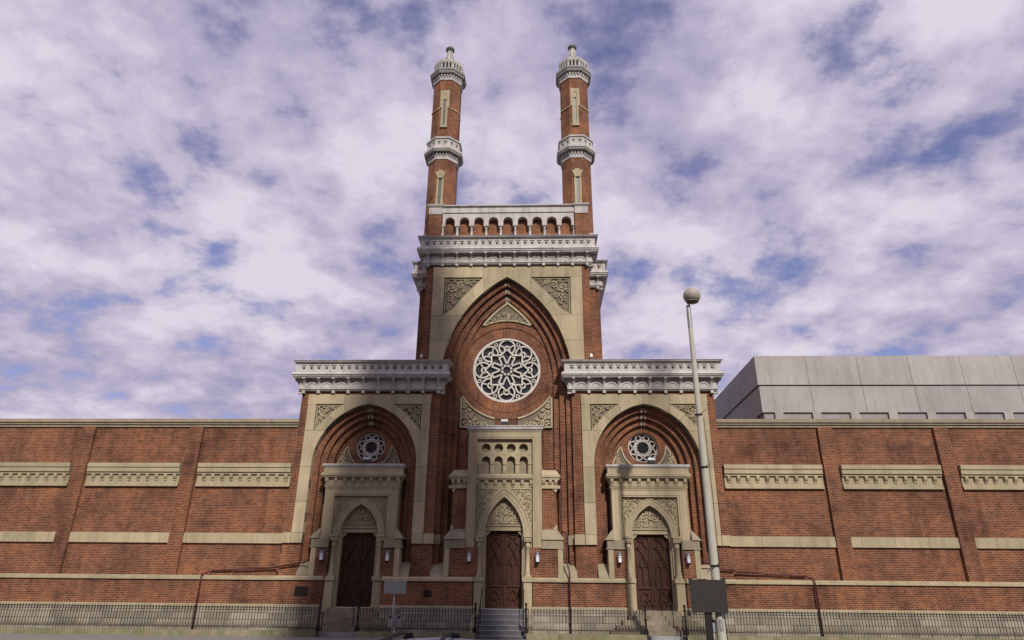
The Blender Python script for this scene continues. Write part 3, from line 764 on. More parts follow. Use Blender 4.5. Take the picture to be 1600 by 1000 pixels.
# --- minarets
K8 = 1 / math.cos(PI / 8)
def minaret(cx, cy):
    R = 0.825 * K8; A0 = PI / 8
    mb = MB(); mb.lathe([(R, 19.4), (R, 32.0)], 8, (cx, cy), A0, False); mi = mb.build('minaret', BRICK_MIN, T)
    def oct_(prof, name, mat): m = MB(); m.lathe([(r * K8, z) for r, z in prof], 8, (cx, cy), A0, False); return m.build(name, mat, mi)
    # gallery
    oct_([(0.80, 25.20), (0.86, 25.20), (0.87, 25.36), (0.86, 25.36), (0.86, 25.62)], 'gallery_corbel', PAINT)
    oct_([(0.86, 25.62), (1.06, 25.64), (1.09, 25.70), (1.09, 25.76)], 'gallery_soffit', OXIDE); oct_([(1.09, 25.76), (1.13, 25.80), (1.13, 25.94), (1.05, 26.0), (0.9, 26.05)], 'gallery_ledge', PAINT)
    oct_([(0.88, 26.02), (0.88, 26.56), (0.97, 26.56), (1.03, 26.58), (1.04, 26.68), (0.8, 26.72)], 'gallery_parapet', PAINT)
    gp = MB(); gp.plate(rect(-0.40, 0.40, 26.02, 26.565), [rect(u - .1, u + .1, 26.20, 26.42)[::-1] for u in (-0.19, 0.19)], 0.0, 0.08); gpm = gp.mesh('gallery_face'); gpm.materials.append(PAINT)
    oct_([(0.80, 26.3), (0.80, 26.31)], 'gallery_floor', LEAD)
    # crown
    oct_([(0.80, 31.10), (0.87, 31.10), (0.88, 31.24), (0.86, 31.24), (0.87, 31.52)], 'crown_corbel', PAINT)
    oct_([(0.86, 31.52), (1.02, 31.54), (1.05, 31.62), (1.05, 31.70)], 'crown_soffit', OXIDE); oct_([(1.05, 31.70), (1.09, 31.74), (1.09, 31.88), (1.02, 31.95), (0.8, 32.0)], 'crown_ledge', OXIDE)
    oct_([(0.80, 31.94), (0.80, 32.70)], 'crown_drum', DARK)  # drum coloured dark as shade behind the crown arches
    oct_([(0.82, 32.62), (0.86, 32.66), (0.87, 32.78), (0.84, 32.80)], 'crown_cornice', PAINT); oct_([(0.85, 32.80), (0.80, 32.86), (0.40, 32.95), (0.2, 33.0)], 'crown_roof', COPPER)
    # modillions, painted niche shade and panels around
    mod = MB(); mod.box(-0.05, 0.05, -0.07, 0.03, -0.16, 0.0); mod.box(-0.04, 0.04, -0.035, 0.03, -0.24, -0.16)
    mm = mod.mesh('modillion'); mm.materials.append(PAINT)
    pm = MB(); pm.plate(rect(-.1, .1, -.11, .11), [circ(0, -0.02, 0.062, 12)], 0.06, 0.1); pm = pm.mesh('sunk_panel'); pm.materials.append(PAINT)
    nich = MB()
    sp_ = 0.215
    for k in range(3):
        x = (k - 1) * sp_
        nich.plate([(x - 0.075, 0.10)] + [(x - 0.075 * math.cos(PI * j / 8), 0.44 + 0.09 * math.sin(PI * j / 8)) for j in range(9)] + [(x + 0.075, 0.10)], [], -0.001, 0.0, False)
    nm = nich.mesh('niche_shade'); nm.materials.append(DARK)  # flat dark arch shapes, shade of the openings put into colour
    post = MB()
    for k in range(4):
        x = (k - 1.5) * sp_; post.box(x - 0.045, x + 0.045, -0.06, 0.02, 0.05, 0.40); post.box(x - 0.06, x + 0.06, -0.08, 0.02, 0.40, 0.47); post.box(x - 0.055, x + 0.055, -0.075, 0.02, 0.02, 0.07)
    post.box(-0.345, 0.345, -0.07, 0.02, 0.57, 0.68)
    for k in range(3):
        x = (k - 1) * sp_
        post.plate([(x - 0.1, 0.45), (x - 0.075, 0.45)] + [(x - 0.07 * math.cos(PI * j / 8), 0.46 + 0.09 * math.sin(PI * j / 8)) for j in range(9)] + [(x + 0.075, 0.45), (x + 0.1, 0.45), (x + 0.1, 0.58), (x - 0.1, 0.58)], [], -0.055, 0.0)
    po = post.mesh('crown_arcade'); po.materials.append(PAINT)
    for k in range(8):
        a = k * PI / 4                         # rotation of the face; k=0 faces the street
        def at(r, u, z): return (cx + math.sin(a) * r + math.cos(a) * u, cy - math.cos(a) * r + math.sin(a) * u, z)
        if math.cos(a) < -0.1: continue
        for u in (-0.27, -0.09, 0.09, 0.27): link('modillion', mm, mi, at(0.865, u, 25.62), a); link('modillion', mm, mi, at(0.872, u, 31.52), a)
        link('gallery_face', gpm, mi, at(0.97, 0, 0), a)
        for u in (-0.19, 0.19): link('sunk_panel', pm, mi, at(0.985, u, 26.31), a)
        link('niche_shade', nm, mi, at(0.803, 0, 31.98), a)
        link('crown_arcade', po, mi, at(0.82, 0, 31.98), a)
        if k in (0,):                      # slit windows on the square faces
            def wpt(u, d, z): return at(0.825 + d, u, z)
            def part(name, mat, build):
                m = MB(); build(m)
                for i, p in enumerate(m.v):     # local (x, y, z) -> face
                    m.v[i] = Vector(wpt(p.x, -p.y, p.z))
                return m.build(name, mat, mi)
            def surround(m):
                slit = [(-0.075, 27.65), (0.075, 27.65), (0.075, 29.5), (0.04, 29.57), (0, 29.6), (-0.04, 29.57), (-0.075, 29.5)]
                m.plate([(-0.19, 27.55), (0.19, 27.55), (0.19, 28.95), (0.28, 28.95), (0.28, 30.25), (-0.28, 30.25), (-0.28, 28.95), (-0.19, 28.95)], [slit], -0.07, 0.0)
                m.box(-0.22, 0.22, -0.10, 0, 27.46, 27.55)
                m.ribbon([(-0.16, 29.5), (-0.12, 29.82), (0, 30.1), (0.12, 29.82), (0.16, 29.5)], 0.04, -0.095, -0.06)
            part('window_surround', STONE, surround)
            part('window_slit', SLITG, lambda m: m.plate(rect(-0.08, 0.08, 27.64, 29.62), [], -0.012, 0.0))
            def surround2(m):
                for q in (-1, 1): m.box(*sorted((q * 0.085, q * 0.20)), -0.07, 0.0, 21.6, 23.85)
                m.plate([(-0.17, 23.85), (0.17, 23.85), (0.30, 24.27), (0.13, 24.30), (0.13, 24.40), (-0.13, 24.40), (-0.13, 24.30), (-0.30, 24.27)], [], -0.10, 0.0)
            part('window_surround', STONE, surround2)
            part('window_slit', SLITG, lambda m: m.plate(rect(-0.09, 0.09, 21.6, 23.86), [], -0.012, 0.0))
        if k in (0, 1, 2, 6, 7):
            def part2(name, mat, build):
                m = MB(); build(m)
                for i, p in enumerate(m.v): m.v[i] = Vector(at(0.825 - p.y, p.x, p.z))
                return m.build(name, mat, mi)
            if k in (1, 7):
                part2('string_course', STONE, lambda m: m.box(-0.335, 0.335, -0.05, 0.0, 28.88, 28.95))
            else:
                part2('string_course', STONE, lambda m: (m.box(-0.335, -0.285, -0.05, 0.0, 28.88, 28.95), m.box(0.285, 0.335, -0.05, 0.0, 28.88, 28.95)))
    # finial
    m = MB(); m.lathe([(0.36, 32.9), (0.34, 33.1), (0.29, 33.3), (0.27, 33.45), (0.24, 33.55), (0.19, 33.7), (0.15, 34.0), (0.16, 34.1), (0.22, 34.2)], 8, (cx, cy), A0, False)
    for j in range(8):
        a = A0 + j * PI / 4; m.tube([(cx + 0.29 * math.cos(a), cy + 0.29 * math.sin(a), 33.45), (cx + 0.20 * math.cos(a), cy + 0.20 * math.sin(a), 33.8), (cx + 0.17 * math.cos(a), cy + 0.17 * math.sin(a), 34.15)], 0.024, 5)
    m.build('finial', PAINT, mi)
    m = MB(); m.lathe([(0.18, 34.18), (0.27, 34.22), (0.29, 34.34), (0.26, 34.42), (0.13, 34.48), (0.10, 34.58), (0.0, 34.62)], 12, (cx, cy), 0, True); m.build('finial_cap', COPPER, mi)
    m = MB(); m.box(cx - 0.86, cx + 0.86, cy - 0.86, cy + 0.9, 19.4, 20.05); m.build('minaret_base', BRICK_MIN, mi)
MCX, MCY = 3.95, 1.02
for s in (-1, 1): minaret(s * MCX, MCY)

# --- portals
def door(cx, w, z0, z1, y):
    """two carved oak leaves filling +-w"""
    mb = MB(); mb.box(cx - w, cx + w, y + 0.05, y + 0.09, z0, z1); d = mb.build('door', WOOD, T)
    W = w; H = z1 - z0
    for s in (-1, 1):
        xa, xb = sorted((cx + s * 0.01, cx + s * w)); m = MB(); yf, yb = y - 0.005, y + 0.05; st = 0.10
        m.box(xa, xa + st, yf, yb, z0, z1); m.box(xb - st, xb, yf, yb, z0, z1)
        for (a, c) in ((z0, z0 + 0.12), (z0 + 0.27 * H, z0 + 0.305 * H), (z1 - 0.10, z1)): m.box(xa + st, xb - st, yf + 0.003, yb, a, c)
        m.build('door_leaf', WOOD, d)
        mm = MB(); cxx = (xa + xb) / 2; hw = (xb - xa) / 2 - st - 0.01; yr = y - 0.012
        R2 = lambda pts, wd=0.04, cl=False: mm.ribbon([(cxx + px * hw, z0 + pz * H) for px, pz in pts], wd, yr, yb, cl)
        # bottom cusped panel
        R2([(-1, .05), (-.9, .12), (-.6, .13), (-.55, .19), (0, .235), (.55, .19), (.6, .13), (.9, .12), (1, .05)], 0.045)
        R2([(-.55, .05), (-.35, .10), (0, .125), (.35, .10), (.55, .05)], 0.035)
        # twin lancets
        for q in (-1, 1):
            c = q * 0.48
            R2([(c - .40, .31), (c - .40, .53), (c - .26, .565), (c, .58), (c + .26, .565), (c + .40, .53), (c + .40, .31)], 0.04)
        R2([(-.9, .555), (-.85, .60), (-.5, .66), (0, .735), (.5, .66), (.85, .60), (.9, .555)], 0.045)
        R2([(-.42, .60), (-.35, .645), (0, .69), (.35, .645), (.42, .60)], 0.035)
        # lozenge
        R2([(0, .735), (-.28, .765), (-.36, .795), (-.85, .815), (-.36, .85), (-.28, .88), (0, .905), (.28, .88), (.36, .85), (.85, .815), (.36, .795), (.28, .765)], 0.045, True)
        R2([(-.95, .95), (-.55, .945), (-.45, .915), (.45, .915), (.55, .945), (.95, .95)], 0.045)
        R2([(-.3, .955), (.3, .955)], 0.05)
        mm.build('door_moulding', WOOD, d)
        hm = MB(); hm.tube([(cx + s * 0.09, y - 0.03, z0 + 1.0), (cx + s * 0.09, y - 0.07, z0 + 1.03), (cx + s * 0.09, y - 0.07, z0 + 1.22), (cx + s * 0.09, y - 0.03, z0 + 1.25)], 0.012, 6); hm.build('door_handle', BRONZE, d)
    # chamfered head corners
    m = MB()
    for s in (-1, 1): m.plate([(cx + s * w, z1), (cx + s * w, z1 - 0.2), (cx + s * (w - 0.05), z1 - 0.2), (cx + s * (w - 0.19), z1 - 0.06), (cx + s * (w - 0.19), z1)][::s], [], y - 0.12, y + 0.02)
    m.build('door_head_corner', STONE, d)
    return d

def tympanum_carving(cx, w, z0, h, yf, yb, parent):
    m = MB()
    for s in (-1, 1):
        scroll(m, cx + s * 0.29 * w, z0 + 0.52 * h, 0.21 * w, PI / 2 + s * 0.3, -s, yf, yb, 0.055, 4, 1.5)
        scroll(m, cx + s * 0.70 * w, z0 + 0.24 * h, 0.15 * w, PI / 2, s, yf, yb, 0.045, 4, 1.4)
        scroll(m, cx + s * 0.35 * w, z0 + 0.15 * h, 0.12 * w, -PI / 2, s, yf, yb, 0.045, 3, 1.3)
        scroll(m, cx + s * 0.14 * w, z0 + 0.78 * h, 0.085 * w, PI / 2, -s, yf, yb, 0.035, 3, 1.2)
        m.ribbon([(cx + s * 0.95 * w, z0 + 0.03 * h), (cx + s * 0.6 * w, z0 + 0.06 * h), (cx + s * 0.45 * w, z0 + 0.02 * h), (cx + s * .2 * w, z0 + .07 * h), (cx, z0 + .04 * h)], 0.04, yf, yb)
        leaf(m, cx + s * 0.05 * w, z0 + 0.3 * h, PI / 2 + s * 0.5, 0.3 * h, 0.07, yf, yb); leaf(m, cx + s * .52 * w, z0 + .33 * h, PI / 2 - s * .6, .22 * h, .06, yf, yb)
    leaf(m, cx, z0 + 0.62 * h, PI / 2, 0.3 * h, 0.08, yf, yb); leaf(m, cx, z0 + 0.1 * h, PI / 2, 0.25 * h, 0.09, yf, yb)
    o = m.build('tympanum_carving', STONE, parent); o['kind'] = 'stuff'; return o

def corbel_mesh(wd, h, pr):
    m = MB(); pf = [(-pr, 0), (-pr, -0.35 * h), (-pr * 0.72, -0.62 * h), (-pr * 0.3, -0.78 * h), (-pr * 0.25, -h), (0.02, -h), (0.02, 0)]
    for sx in (-wd / 2, wd / 2): m.face([(sx, y, z) for y, z in pf])
    for k in range(len(pf)):
        a, c = pf[k], pf[(k + 1) % len(pf)]; m.face([(-wd / 2, a[0], a[1]), (wd / 2, a[0], a[1]), (wd / 2, c[0], c[1]), (-wd / 2, c[0], c[1])])
    me = m.mesh('corbel'); me.materials.append(STONE); return me

def portal_common(cx, yp, ym, arch, xo, xi, ztop_body, ztop_open, ext, extra_holes, wdoor, zdoor, ztym, yt, yd):
    """stone body: outer frame at yp, sunk field at ym pierced by the arch"""
    m = MB(); zb = 1.2
    op = [(cx - xi, zb), (cx - xi, ztop_open), (cx + xi, ztop_open), (cx + xi, zb)]
    zlow = 3.63
    m.plate([(cx - xo, zlow), (cx - xi, zlow), (cx - xi, ztop_open), (cx + xi, ztop_open), (cx + xi, zlow), (cx + xo, zlow), (cx + xo, ztop_body), (cx - xo, ztop_body)], [], yp, 0.9)
    # inner bevel line round the opening
    m.ribbon([(cx - xi - 0.09, zlow), (cx - xi - 0.09, ztop_open + 0.09), (cx + xi + 0.09, ztop_open + 0.09), (cx + xi + 0.09, zlow)], 0.035, yp - 0.02, yp + 0.01)
    m.ribbon([(cx - xo + 0.03, zlow), (cx - xo + 0.03, ztop_body - 0.03), (cx + xo - 0.03, ztop_body - 0.03), (cx + xo - 0.03, zlow)], 0.05, yp - 0.025, yp + 0.01)
    body = m.build('portal', STONE, T)
    m = MB(); ap = arch.full(0, 14, zb)
    m.plate([(cx - xi - 0.02, zb)] + ap + [(cx + xi + 0.02, zb), (cx + xi + 0.02, ztop_open + 0.02), (cx - xi - 0.02, ztop_open + 0.02)], extra_holes, ym, yt + 0.02)
    m.build('portal_field', STONE, body)
    # archivolt mouldings
    m = MB(); m.band(arch.full(0.0, 14, 4.17), arch.full(ext, 14, 4.17), ym - 0.05, ym + 0.02, ym + 0.02); m.build('archivolt', STONE, body)
    m = MB(); m.band(arch.full(ext + 0.006, 14, 4.17), arch.full(ext + 0.05, 14, 4.17), ym - 0.075, ym + 0.02, ym + 0.02); m.band(arch.full(ext * 0.45, 14, 4.17), arch.full(ext * .45 + 0.03, 14, 4.17), ym - 0.065, ym, ym); m.build('hood_mould', STONE, body)
    # tympanum and lintel
    m = MB(); a2 = arch.full(0.06, 14, ztym - 0.02); m.plate(a2, [], yt, yt + 0.1); ty = m.build('tympanum', STONE_D, body)
    h = arch.za - ztym - 0.16
    tympanum_carving(cx, arch.w * 0.93, ztym + 0.02, h, yt - 0.055, yt, body)
    w = arch.w
    m = MB(); m.box(cx - w - 0.03, cx + w + 0.03, yt - 0.10, yd, ztym - 0.07, ztym + 0.0); m.box(cx - w - .03, cx + w + .03, yt - 0.05, yd, zdoor, ztym - 0.08); m.build('lintel', STONE, body)
    for s in (-1, 1):
        m = MB(); m.box(*sorted((cx + s * wdoor, cx + s * (w + 0.05))), ym + 0.1, yd + 0.1, 1.1, zdoor); m.build('door_jamb', STONE, body)
    # columns with capitals and pedestals
    for s in (-1, 1):
        xc = cx + s * (w + ext * 0.5 + 0.06); yc = ym - 0.10
        m = MB(); m.lathe([(0.165, 2.42), (0.165, 2.50), (0.13, 2.56), (0.15, 2.60), (0.115, 2.66), (0.108, 3.68), (0.13, 3.70), (0.11, 3.74), (0.11, 3.86)], 16, (xc, yc)); m.box(xc - .17, xc + .17, yc - .17, yc + .12, 2.385, 2.44); m.build('column', STONE, body)
        m = MB(); m.lathe([(0.11, 3.86), (0.125, 3.90), (0.16, 4.04), (0.18, 4.08)], 12, (xc, yc)); m.box(xc - .19, xc + .19, yc - .19, yc + .12, 4.085, 4.17)
        for q in (-1, 1): 
            m.plate(circ(xc + q * .08, 4.0, 0.05, 8), [], yc - 0.185, yc)
        m.box(xc - .165, xc + .165, yc - .155, yc + .1, 3.90, 4.085)
        m.build('capital', STONE, body)
        m = MB(); m.box(xc - .19, xc + .19, yc - .19, yc + .5, 1.2, 2.2); m.box(xc - .24, xc + .24, yc - .24, yc + .5, 2.205, 2.38); m.box(xc - .22, xc + .22, yc - .22, yc + .5, 0.9, 1.195); m.build('pedestal', STONE, body)
    door(cx, wdoor, 1.1, zdoor, yd)
    return body

# central portal
A_C = Arch(0, 0.90, 4.17, 5.91)
holes = [circ(x, 8.20, 0.215, 20)[::-1] for x in (-0.9, -0.3, 0.3, 0.9)]
for x in (-0.9, -0.3, 0.3, 0.9):
    holes.append(([(x - 0.2, 6.98), (x + 0.2, 6.98), (x + 0.2, 7.6)] + [(x + 0.2 * math.cos(PI * k / 10), 7.6 + 0.21 * math.sin(PI * k / 10)) for k in range(1, 10)] + [(x - 0.2, 7.6)])[::-1])
ctr = portal_common(0, -0.25, -0.08, A_C, 1.75, 1.33, 9.0, 8.61, 0.28, holes, 0.83, 4.41, 4.68, 0.16, 0.30)
mb = MB(); mb.plate(rect(-1.3, 1.3, 6.9, 8.5), [], 0.155, 0.2); mb.build('blind_arcade_back', STONE_D, ctr)
mb = MB()
for k in range(5):
    x = -1.2 + 0.6 * k; xx0 = max(-1.31, x - 0.1); 
    mb.box(max(-1.32, x - 0.09), min(1.32, x + 0.09), -0.13, -0.07, 7.42, 7.52)
    mb.box(max(-1.32, x - 0.03), min(1.32, x + 0.03), -0.12, -0.07, 7.0, 7.42)
for x in (-1.2, -0.6, 0, 0.6, 1.2): mb.plate([(x - 0.08, 7.93), (x, 7.85), (x + 0.08, 7.93), (x, 8.01)], [], -0.10, -0.07)
mb.build('arcade_colonnette', STONE, ctr)['kind'] = 'stuff'
mb = MB(); layer(mb, -1.75, 1.75, -0.25, 0.75, 9.003, 9.08, 0.02, 0.07); layer(mb, -1.75, 1.75, -0.25, 0.75, 9.083, 9.20, 0.09); layer(mb, -1.75, 1.75, -0.25, 0.75, 9.203, 9.25, 0.12); mb.build('portal_cap', PAINT, ctr)
mb = MB(); mb.frust(-1.335, 1.335, -0.17, 0.0, 6.66, -1.335, 1.335, -0.23, 0.0, 6.74); mb.box(-1.335, 1.335, -0.235, 0.0, 6.743, 6.86); mb.frust(-1.335, 1.335, -0.235, 0, 6.863, -1.335, 1.335, -0.1, 0, 6.97); mb.build('ledge', STONE, ctr)
cm_ = corbel_mesh(0.14, 0.3, 0.12)
for k in range(7): link('corbel', cm_, ctr, (-1.26 + 0.42 * k, -0.078, 6.658))
for s in (-1, 1):
    corner_carving(s * 1.30, 6.30, -s, 1.0, 1.75, -0.125, -0.08).build('carved_spandrel', STONE, ctr)['kind'] = 'stuff'

# flanks of the central portal
for s in (-1, 1):
    def bx(mb, a, c, *r): x0, x1 = sorted((s * a, s * c)); mb.box(x0, x1, *r)
    def fr(mb, a, c, y0, y1, z0, a2, c2, y2, y3, z1):
        p = sorted((s * a, s * c)); q = sorted((s * a2, s * c2)); mb.frust(p[0], p[1], y0, y1, z0, q[0], q[1], y2, y3, z1)
    mb = MB(); bx(mb, 1.74, 2.42, -0.12, 0.8, 4.2, 6.3); bx(mb, 1.2, 2.62, -0.30, 0.7, 2.3, 3.65); fl = mb.build('portal_flank', BRICK, T)
    mb = MB(); fr(mb, 1.76, 2.76, -0.40, 0.75, 3.99, 1.76, 2.45, -0.14, 0.75, 4.45); bx(mb, 1.76, 2.70, -0.345, 0.75, 3.63, 3.985); bx(mb, 1.20, 1.75, -0.345, 0.2, 3.63, 3.985) if False else None
    bx(mb, 1.74, 2.74, -0.37, 0.75, 3.60, 3.66)
    mb.build('stone_offset', STONE_D, fl)
    mb = MB(); bx(mb, 2.45, 2.68, -0.34, 0.7, 2.382, 3.60); mb.build('corner_pilaster', STONE, fl)
    mb = MB(); bx(mb, 1.76, 2.62, -0.20, 0.75, 6.28, 6.42); bx(mb, 1.76, 2.46, -0.13, 0.75, 6.42, 6.68); bx(mb, 1.76, 2.58, -0.24, 0.75, 6.68, 6.78); bx(mb, 1.76, 2.63, -0.28, 0.75, 6.783, 6.88); fr(mb, 1.76, 2.6, -0.27, 0.75, 6.883, 1.76, 2.42, -0.05, 0.75, 7.16)
    mb.build('flank_cap', STONE, fl)
    for x in (1.86, 2.16, 2.42): link('corbel', cm_, fl, (s * x, -0.125, 6.69))
    mb = MB()
    mb.plate(mirror([(2.26, 6.28), (2.47, 6.28), (2.44, 6.12), (2.38, 6.12)], s), [], -0.17, -0.1); mb.plate(mirror([(2.26, 4.44), (2.47, 4.44), (2.44, 4.64), (2.38, 4.64)], s), [], -0.17, -0.1)
    mb.build('stop_stone', STONE, fl)

# wing portals
for s in (-1, 1):
    cx = s * 6.74
    A_P = Arch(cx, 0.90, 4.17, 5.56)
    wp = portal_common(cx, -0.10, 0.05, A_P, 1.75, 1.28, 6.30, 5.93, 0.27, [], 0.815, 4.30, 4.56, 0.28, 0.40)
    mb = MB(); X0, X1 = cx - 1.75, cx + 1.75
    layer(mb, X0, X1, -0.10, 0.86, 6.303, 6.42, 0.03, 0.07); layer(mb, X0, X1, -0.10, 0.86, 6.423, 6.76, 0.02)
    layer(mb, X0, X1, -0.10, 0.86, 6.763, 6.84, 0.16, 0.2); layer(mb, X0, X1, -0.10, 0.86, 6.843, 6.95, 0.22); layer(mb, X0, X1, -0.10, 0.86, 6.953, 7.0, 0.23, 0.16)
    layer(mb, X0, X1, -0.10, 0.86, 7.003, 7.24, 0.14); mb.build('portal_cornice', STONE, wp)
    mb = MB(); layer(mb, X0, X1, -0.10, 0.88, 7.243, 7.30, 0.16, 0.19); layer(mb, X0, X1, -0.10, 0.88, 7.303, 7.40, 0.21); mb.build('portal_capping', PAINT, wp)
    for k in range(9): link('corbel', cm_, wp, (X0 + 0.05 + 3.4 * k / 8, -0.118, 6.76))
    for q in (-1, 1):
        link('corbel', cm_, wp, (cx + q * 1.77, 0.05, 6.76), q * PI / 2)
        corner_carving(cx + q * 1.25, 5.89, -q, 1.0, 1.4, 0.0, 0.05).build('carved_spandrel', STONE, wp)['kind'] = 'stuff'
        # flank at the foot
        def bx(mb, a, c, *r): x0, x1 = sorted((cx + q * a, cx + q * c)); mb.box(x0, x1, *r)
        mb = MB(); bx(mb, 1.25, 1.97, -0.30, 0.8, 2.3, 3.66); fl = mb.build('portal_flank', BRICK, T)
        mb = MB(); bx(mb, 1.28, 2.06, -0.345, 0.8, 3.63, 4.0); bx(mb, 1.25, 2.10, -0.37, 0.8, 3.60, 3.66)
        p = sorted((cx + q * 1.752, cx + q * 2.16)); r = sorted((cx + q * 1.752, cx + q * 1.80)); mb.frust(p[0], p[1], -0.40, 0.8, 4.0, r[0], r[1], -0.12, 0.8, 4.45)
        mb.build('stone_offset', STONE_D, fl)
        mb = MB(); bx(mb, 1.80, 2.03, -0.34, 0.75, 2.382, 3.60); mb.build('corner_pilaster', STONE, fl)

# --- dado, string course, plinth and foundation along the whole front (gaps for the doors)
gaps = [(-6.74, 1.33), (0, 1.33), (6.74, 1.33)]
def spans(x0, x1):
    r = []; a = x0
    for c, h in gaps:
        if c - h > a and c - h < x1: r.append((a, c - h)); a = c + h
        elif c + h > a and c - h <= a: a = c + h
    if a < x1: r.append((a, x1))
    return r
for (a, c) in spans(-10.27, 10.27):
    mb = MB(); mb.box(a, c, -0.35, 0.9, 1.2, 2.2); dd = mb.build('dado', BRICK, T)
    mb = MB(); mb.box(a, c, -0.42, 0.9, 2.203, 2.30); mb.frust(a, c, -0.42, 0.9, 2.303, a, c, -0.31, 0.9, 2.38); mb.build('string_course', STONE, dd)
    mb = MB(); mb.frust(a, c, -0.46, 0.9, 1.08, a, c, -0.40, 0.9, 1.2); mb.build('plinth_moulding', STONE_D, dd)
# coursed foundation stones, one by one
def foundation(x0, x1, y, par):
    z = 0.0
    for h in (0.3, 0.27, 0.27, 0.235):
        x = x0
        while x < x1 - 0.01:
            l = min(random.uniform(0.45, 0.95), x1 - x)
            if x1 - x - l < 0.25: l = x1 - x
            m = MB(); j = random.uniform(0, 0.018); m.plate(rect(x + .008, x + l - .008, z + .008, z + h - .008), [], y - j, y + 0.1); m.build('foundation_stone', FOUND, par)
            x += l
        z += h
for (a, c) in spans(-10.3, 10.3):
    mb = MB(); mb.box(a, c, -0.42, 0.9, 0.0, 1.078); fo = mb.build('foundation', JOINT_SHADE, T)
    foundation(a, c, -0.45, fo)

# --- low side walls of the temple running out on both sides
for s in (-1, 1):
    def bx(mb, a, c, *r): x0, x1 = sorted((s * a, s * c)); mb.box(x0, x1, *r)
    XE = 27.0
    mb = MB(); bx(mb, WX1 + 0.005, XE, 0.45, 9.0, 1.2, 9.4); lw = mb.build('side_wall', BRICK, T)
    mb = MB(); bx(mb, WX1 + 0.01, XE + 0.05, 0.38, 1.2, 9.33, 9.45); bx(mb, WX1 + 0.01, XE + .08, 0.32, 1.2, 9.453, 9.55); bx(mb, WX1 + .01, XE + .1, 0.26, 1.2, 9.553, 9.72); mb.build('side_coping', STONE_D, lw)
    # bays with stone bands and corbels
    for bay in range(3):
        a = 10.42 + bay * 5.5; c = a + 4.6
        mb = MB(); bx(mb, a, c, 0.38, 0.5, 6.42, 6.98); bx(mb, a, c + .0, 0.30, 0.5, 6.983, 7.08); bx(mb, a, c, 0.24, 0.5, 7.083, 7.30); bx(mb, a, c, 0.20, 0.5, 7.303, 7.50); bx(mb, a, c, 0.33, 0.5, 6.40, 6.5)
        sb = mb.build('stone_band', STONE, lw)
        k = 0; x = a + 0.2
        while x < c: link('corbel', cm_, sb, (s * x, 0.375, 6.985)); x += 0.45
        if bay < 2:
            mb = MB(); bx(mb, c + 0.12, c + 0.78, 0.28, 0.5, 1.2, 9.33); pl = mb.build('pilaster', BRICK, lw)
    x = WX1 + 0.04
    while x < XE:
        l = min(1.5, XE - x); mb = MB(); bx(mb, x + .006, x + l - .006, 0.36, 0.5, 3.80 + (0 if x < 10.5 else .0), 4.25); mb.build('stone_block', STONE, lw); x += l
    mb = MB(); bx(mb, WX1 + 0.03, XE, -0.02, 0.5, 1.2, 2.2); mb.build('dado', BRICK, lw)
    mb = MB(); bx(mb, WX1 + 0.03, XE, -0.09, 0.5, 2.203, 2.30); bx(mb, WX1 + 0.03, XE, -0.03, 0.5, 2.303, 2.38); bx(mb, WX1 + .03, XE, -0.12, 0.5, 1.08, 1.2); mb.build('string_course', STONE, lw)
    mb = MB(); bx(mb, WX1 + .06, XE, -0.05, 0.5, 0.0, 1.078); fo = mb.build('foundation', JOINT_SHADE, lw)
    z = 0
    for h in (0.3, 0.27, 0.27, 0.235):
        x = WX1 + 0.06
        while x < XE - 0.3:
            l = random.uniform(0.5, 1.1); m = MB(); m.plate([(s * p, q) for p, q in rect(x + .008, x + l - .008, z + .008, z + h - .008)], [], -0.08 - random.uniform(0, .018), 0.0)
            o = m.build('foundation_stone', FOUND, lw); x += l
        z += h

# ------------------------------------------------------------------ STEPS
def step_mesh(x0, x1, y0, y1, z0, z1): m = MB(); m.box(x0, x1, y0, y1, z0, z1); return m
st = empty('entrance_steps', (0, -0.4, 0), 'straight grey slate steps with pale nosings at the middle door', 'steps')
tops = [1.085, 0.88, 0.68, 0.48, 0.29, 0.10]
for k, zt in enumerate(tops):
    yf = -0.42 - 0.29 * k
    m = step_mesh(-1.05 - 0.012 * k, 1.05 + 0.012 * k, yf + 0.4, (0.8 if k == 0 else yf + 0.4 + 0.29) - 0.0, -0.01, zt - 0.022); o = m.build('step', SLATE, st)
    m = step_mesh(-1.05 - 0.012 * k, 1.05 + 0.012 * k, yf + 0.385, (0.8 if k == 0 else yf + 0.4 + 0.30), zt - 0.02, zt); m.build('nosing', NOSING, o)
for s in (-1, 1):
    m = MB()
    p = [(-0.05, 0.0), (-1.55, 0.0), (-1.55, 0.22), (-0.10, 1.08), (-0.05, 1.08)]
    xa, xb = sorted((s * 1.10, s * 1.33))
    for x in (xa, xb): m.face([(x, y + 0.4, z) for y, z in p])
    for k in range(len(p)):
        a, c = p[k], p[(k + 1) % len(p)]; m.face([(xa, a[0] + .4, a[1]), (xb, a[0] + .4, a[1]), (xb, c[0] + .4, c[1]), (xa, c[0] + .4, c[1])])
    m.build('cheek_wall', STEPST, st)
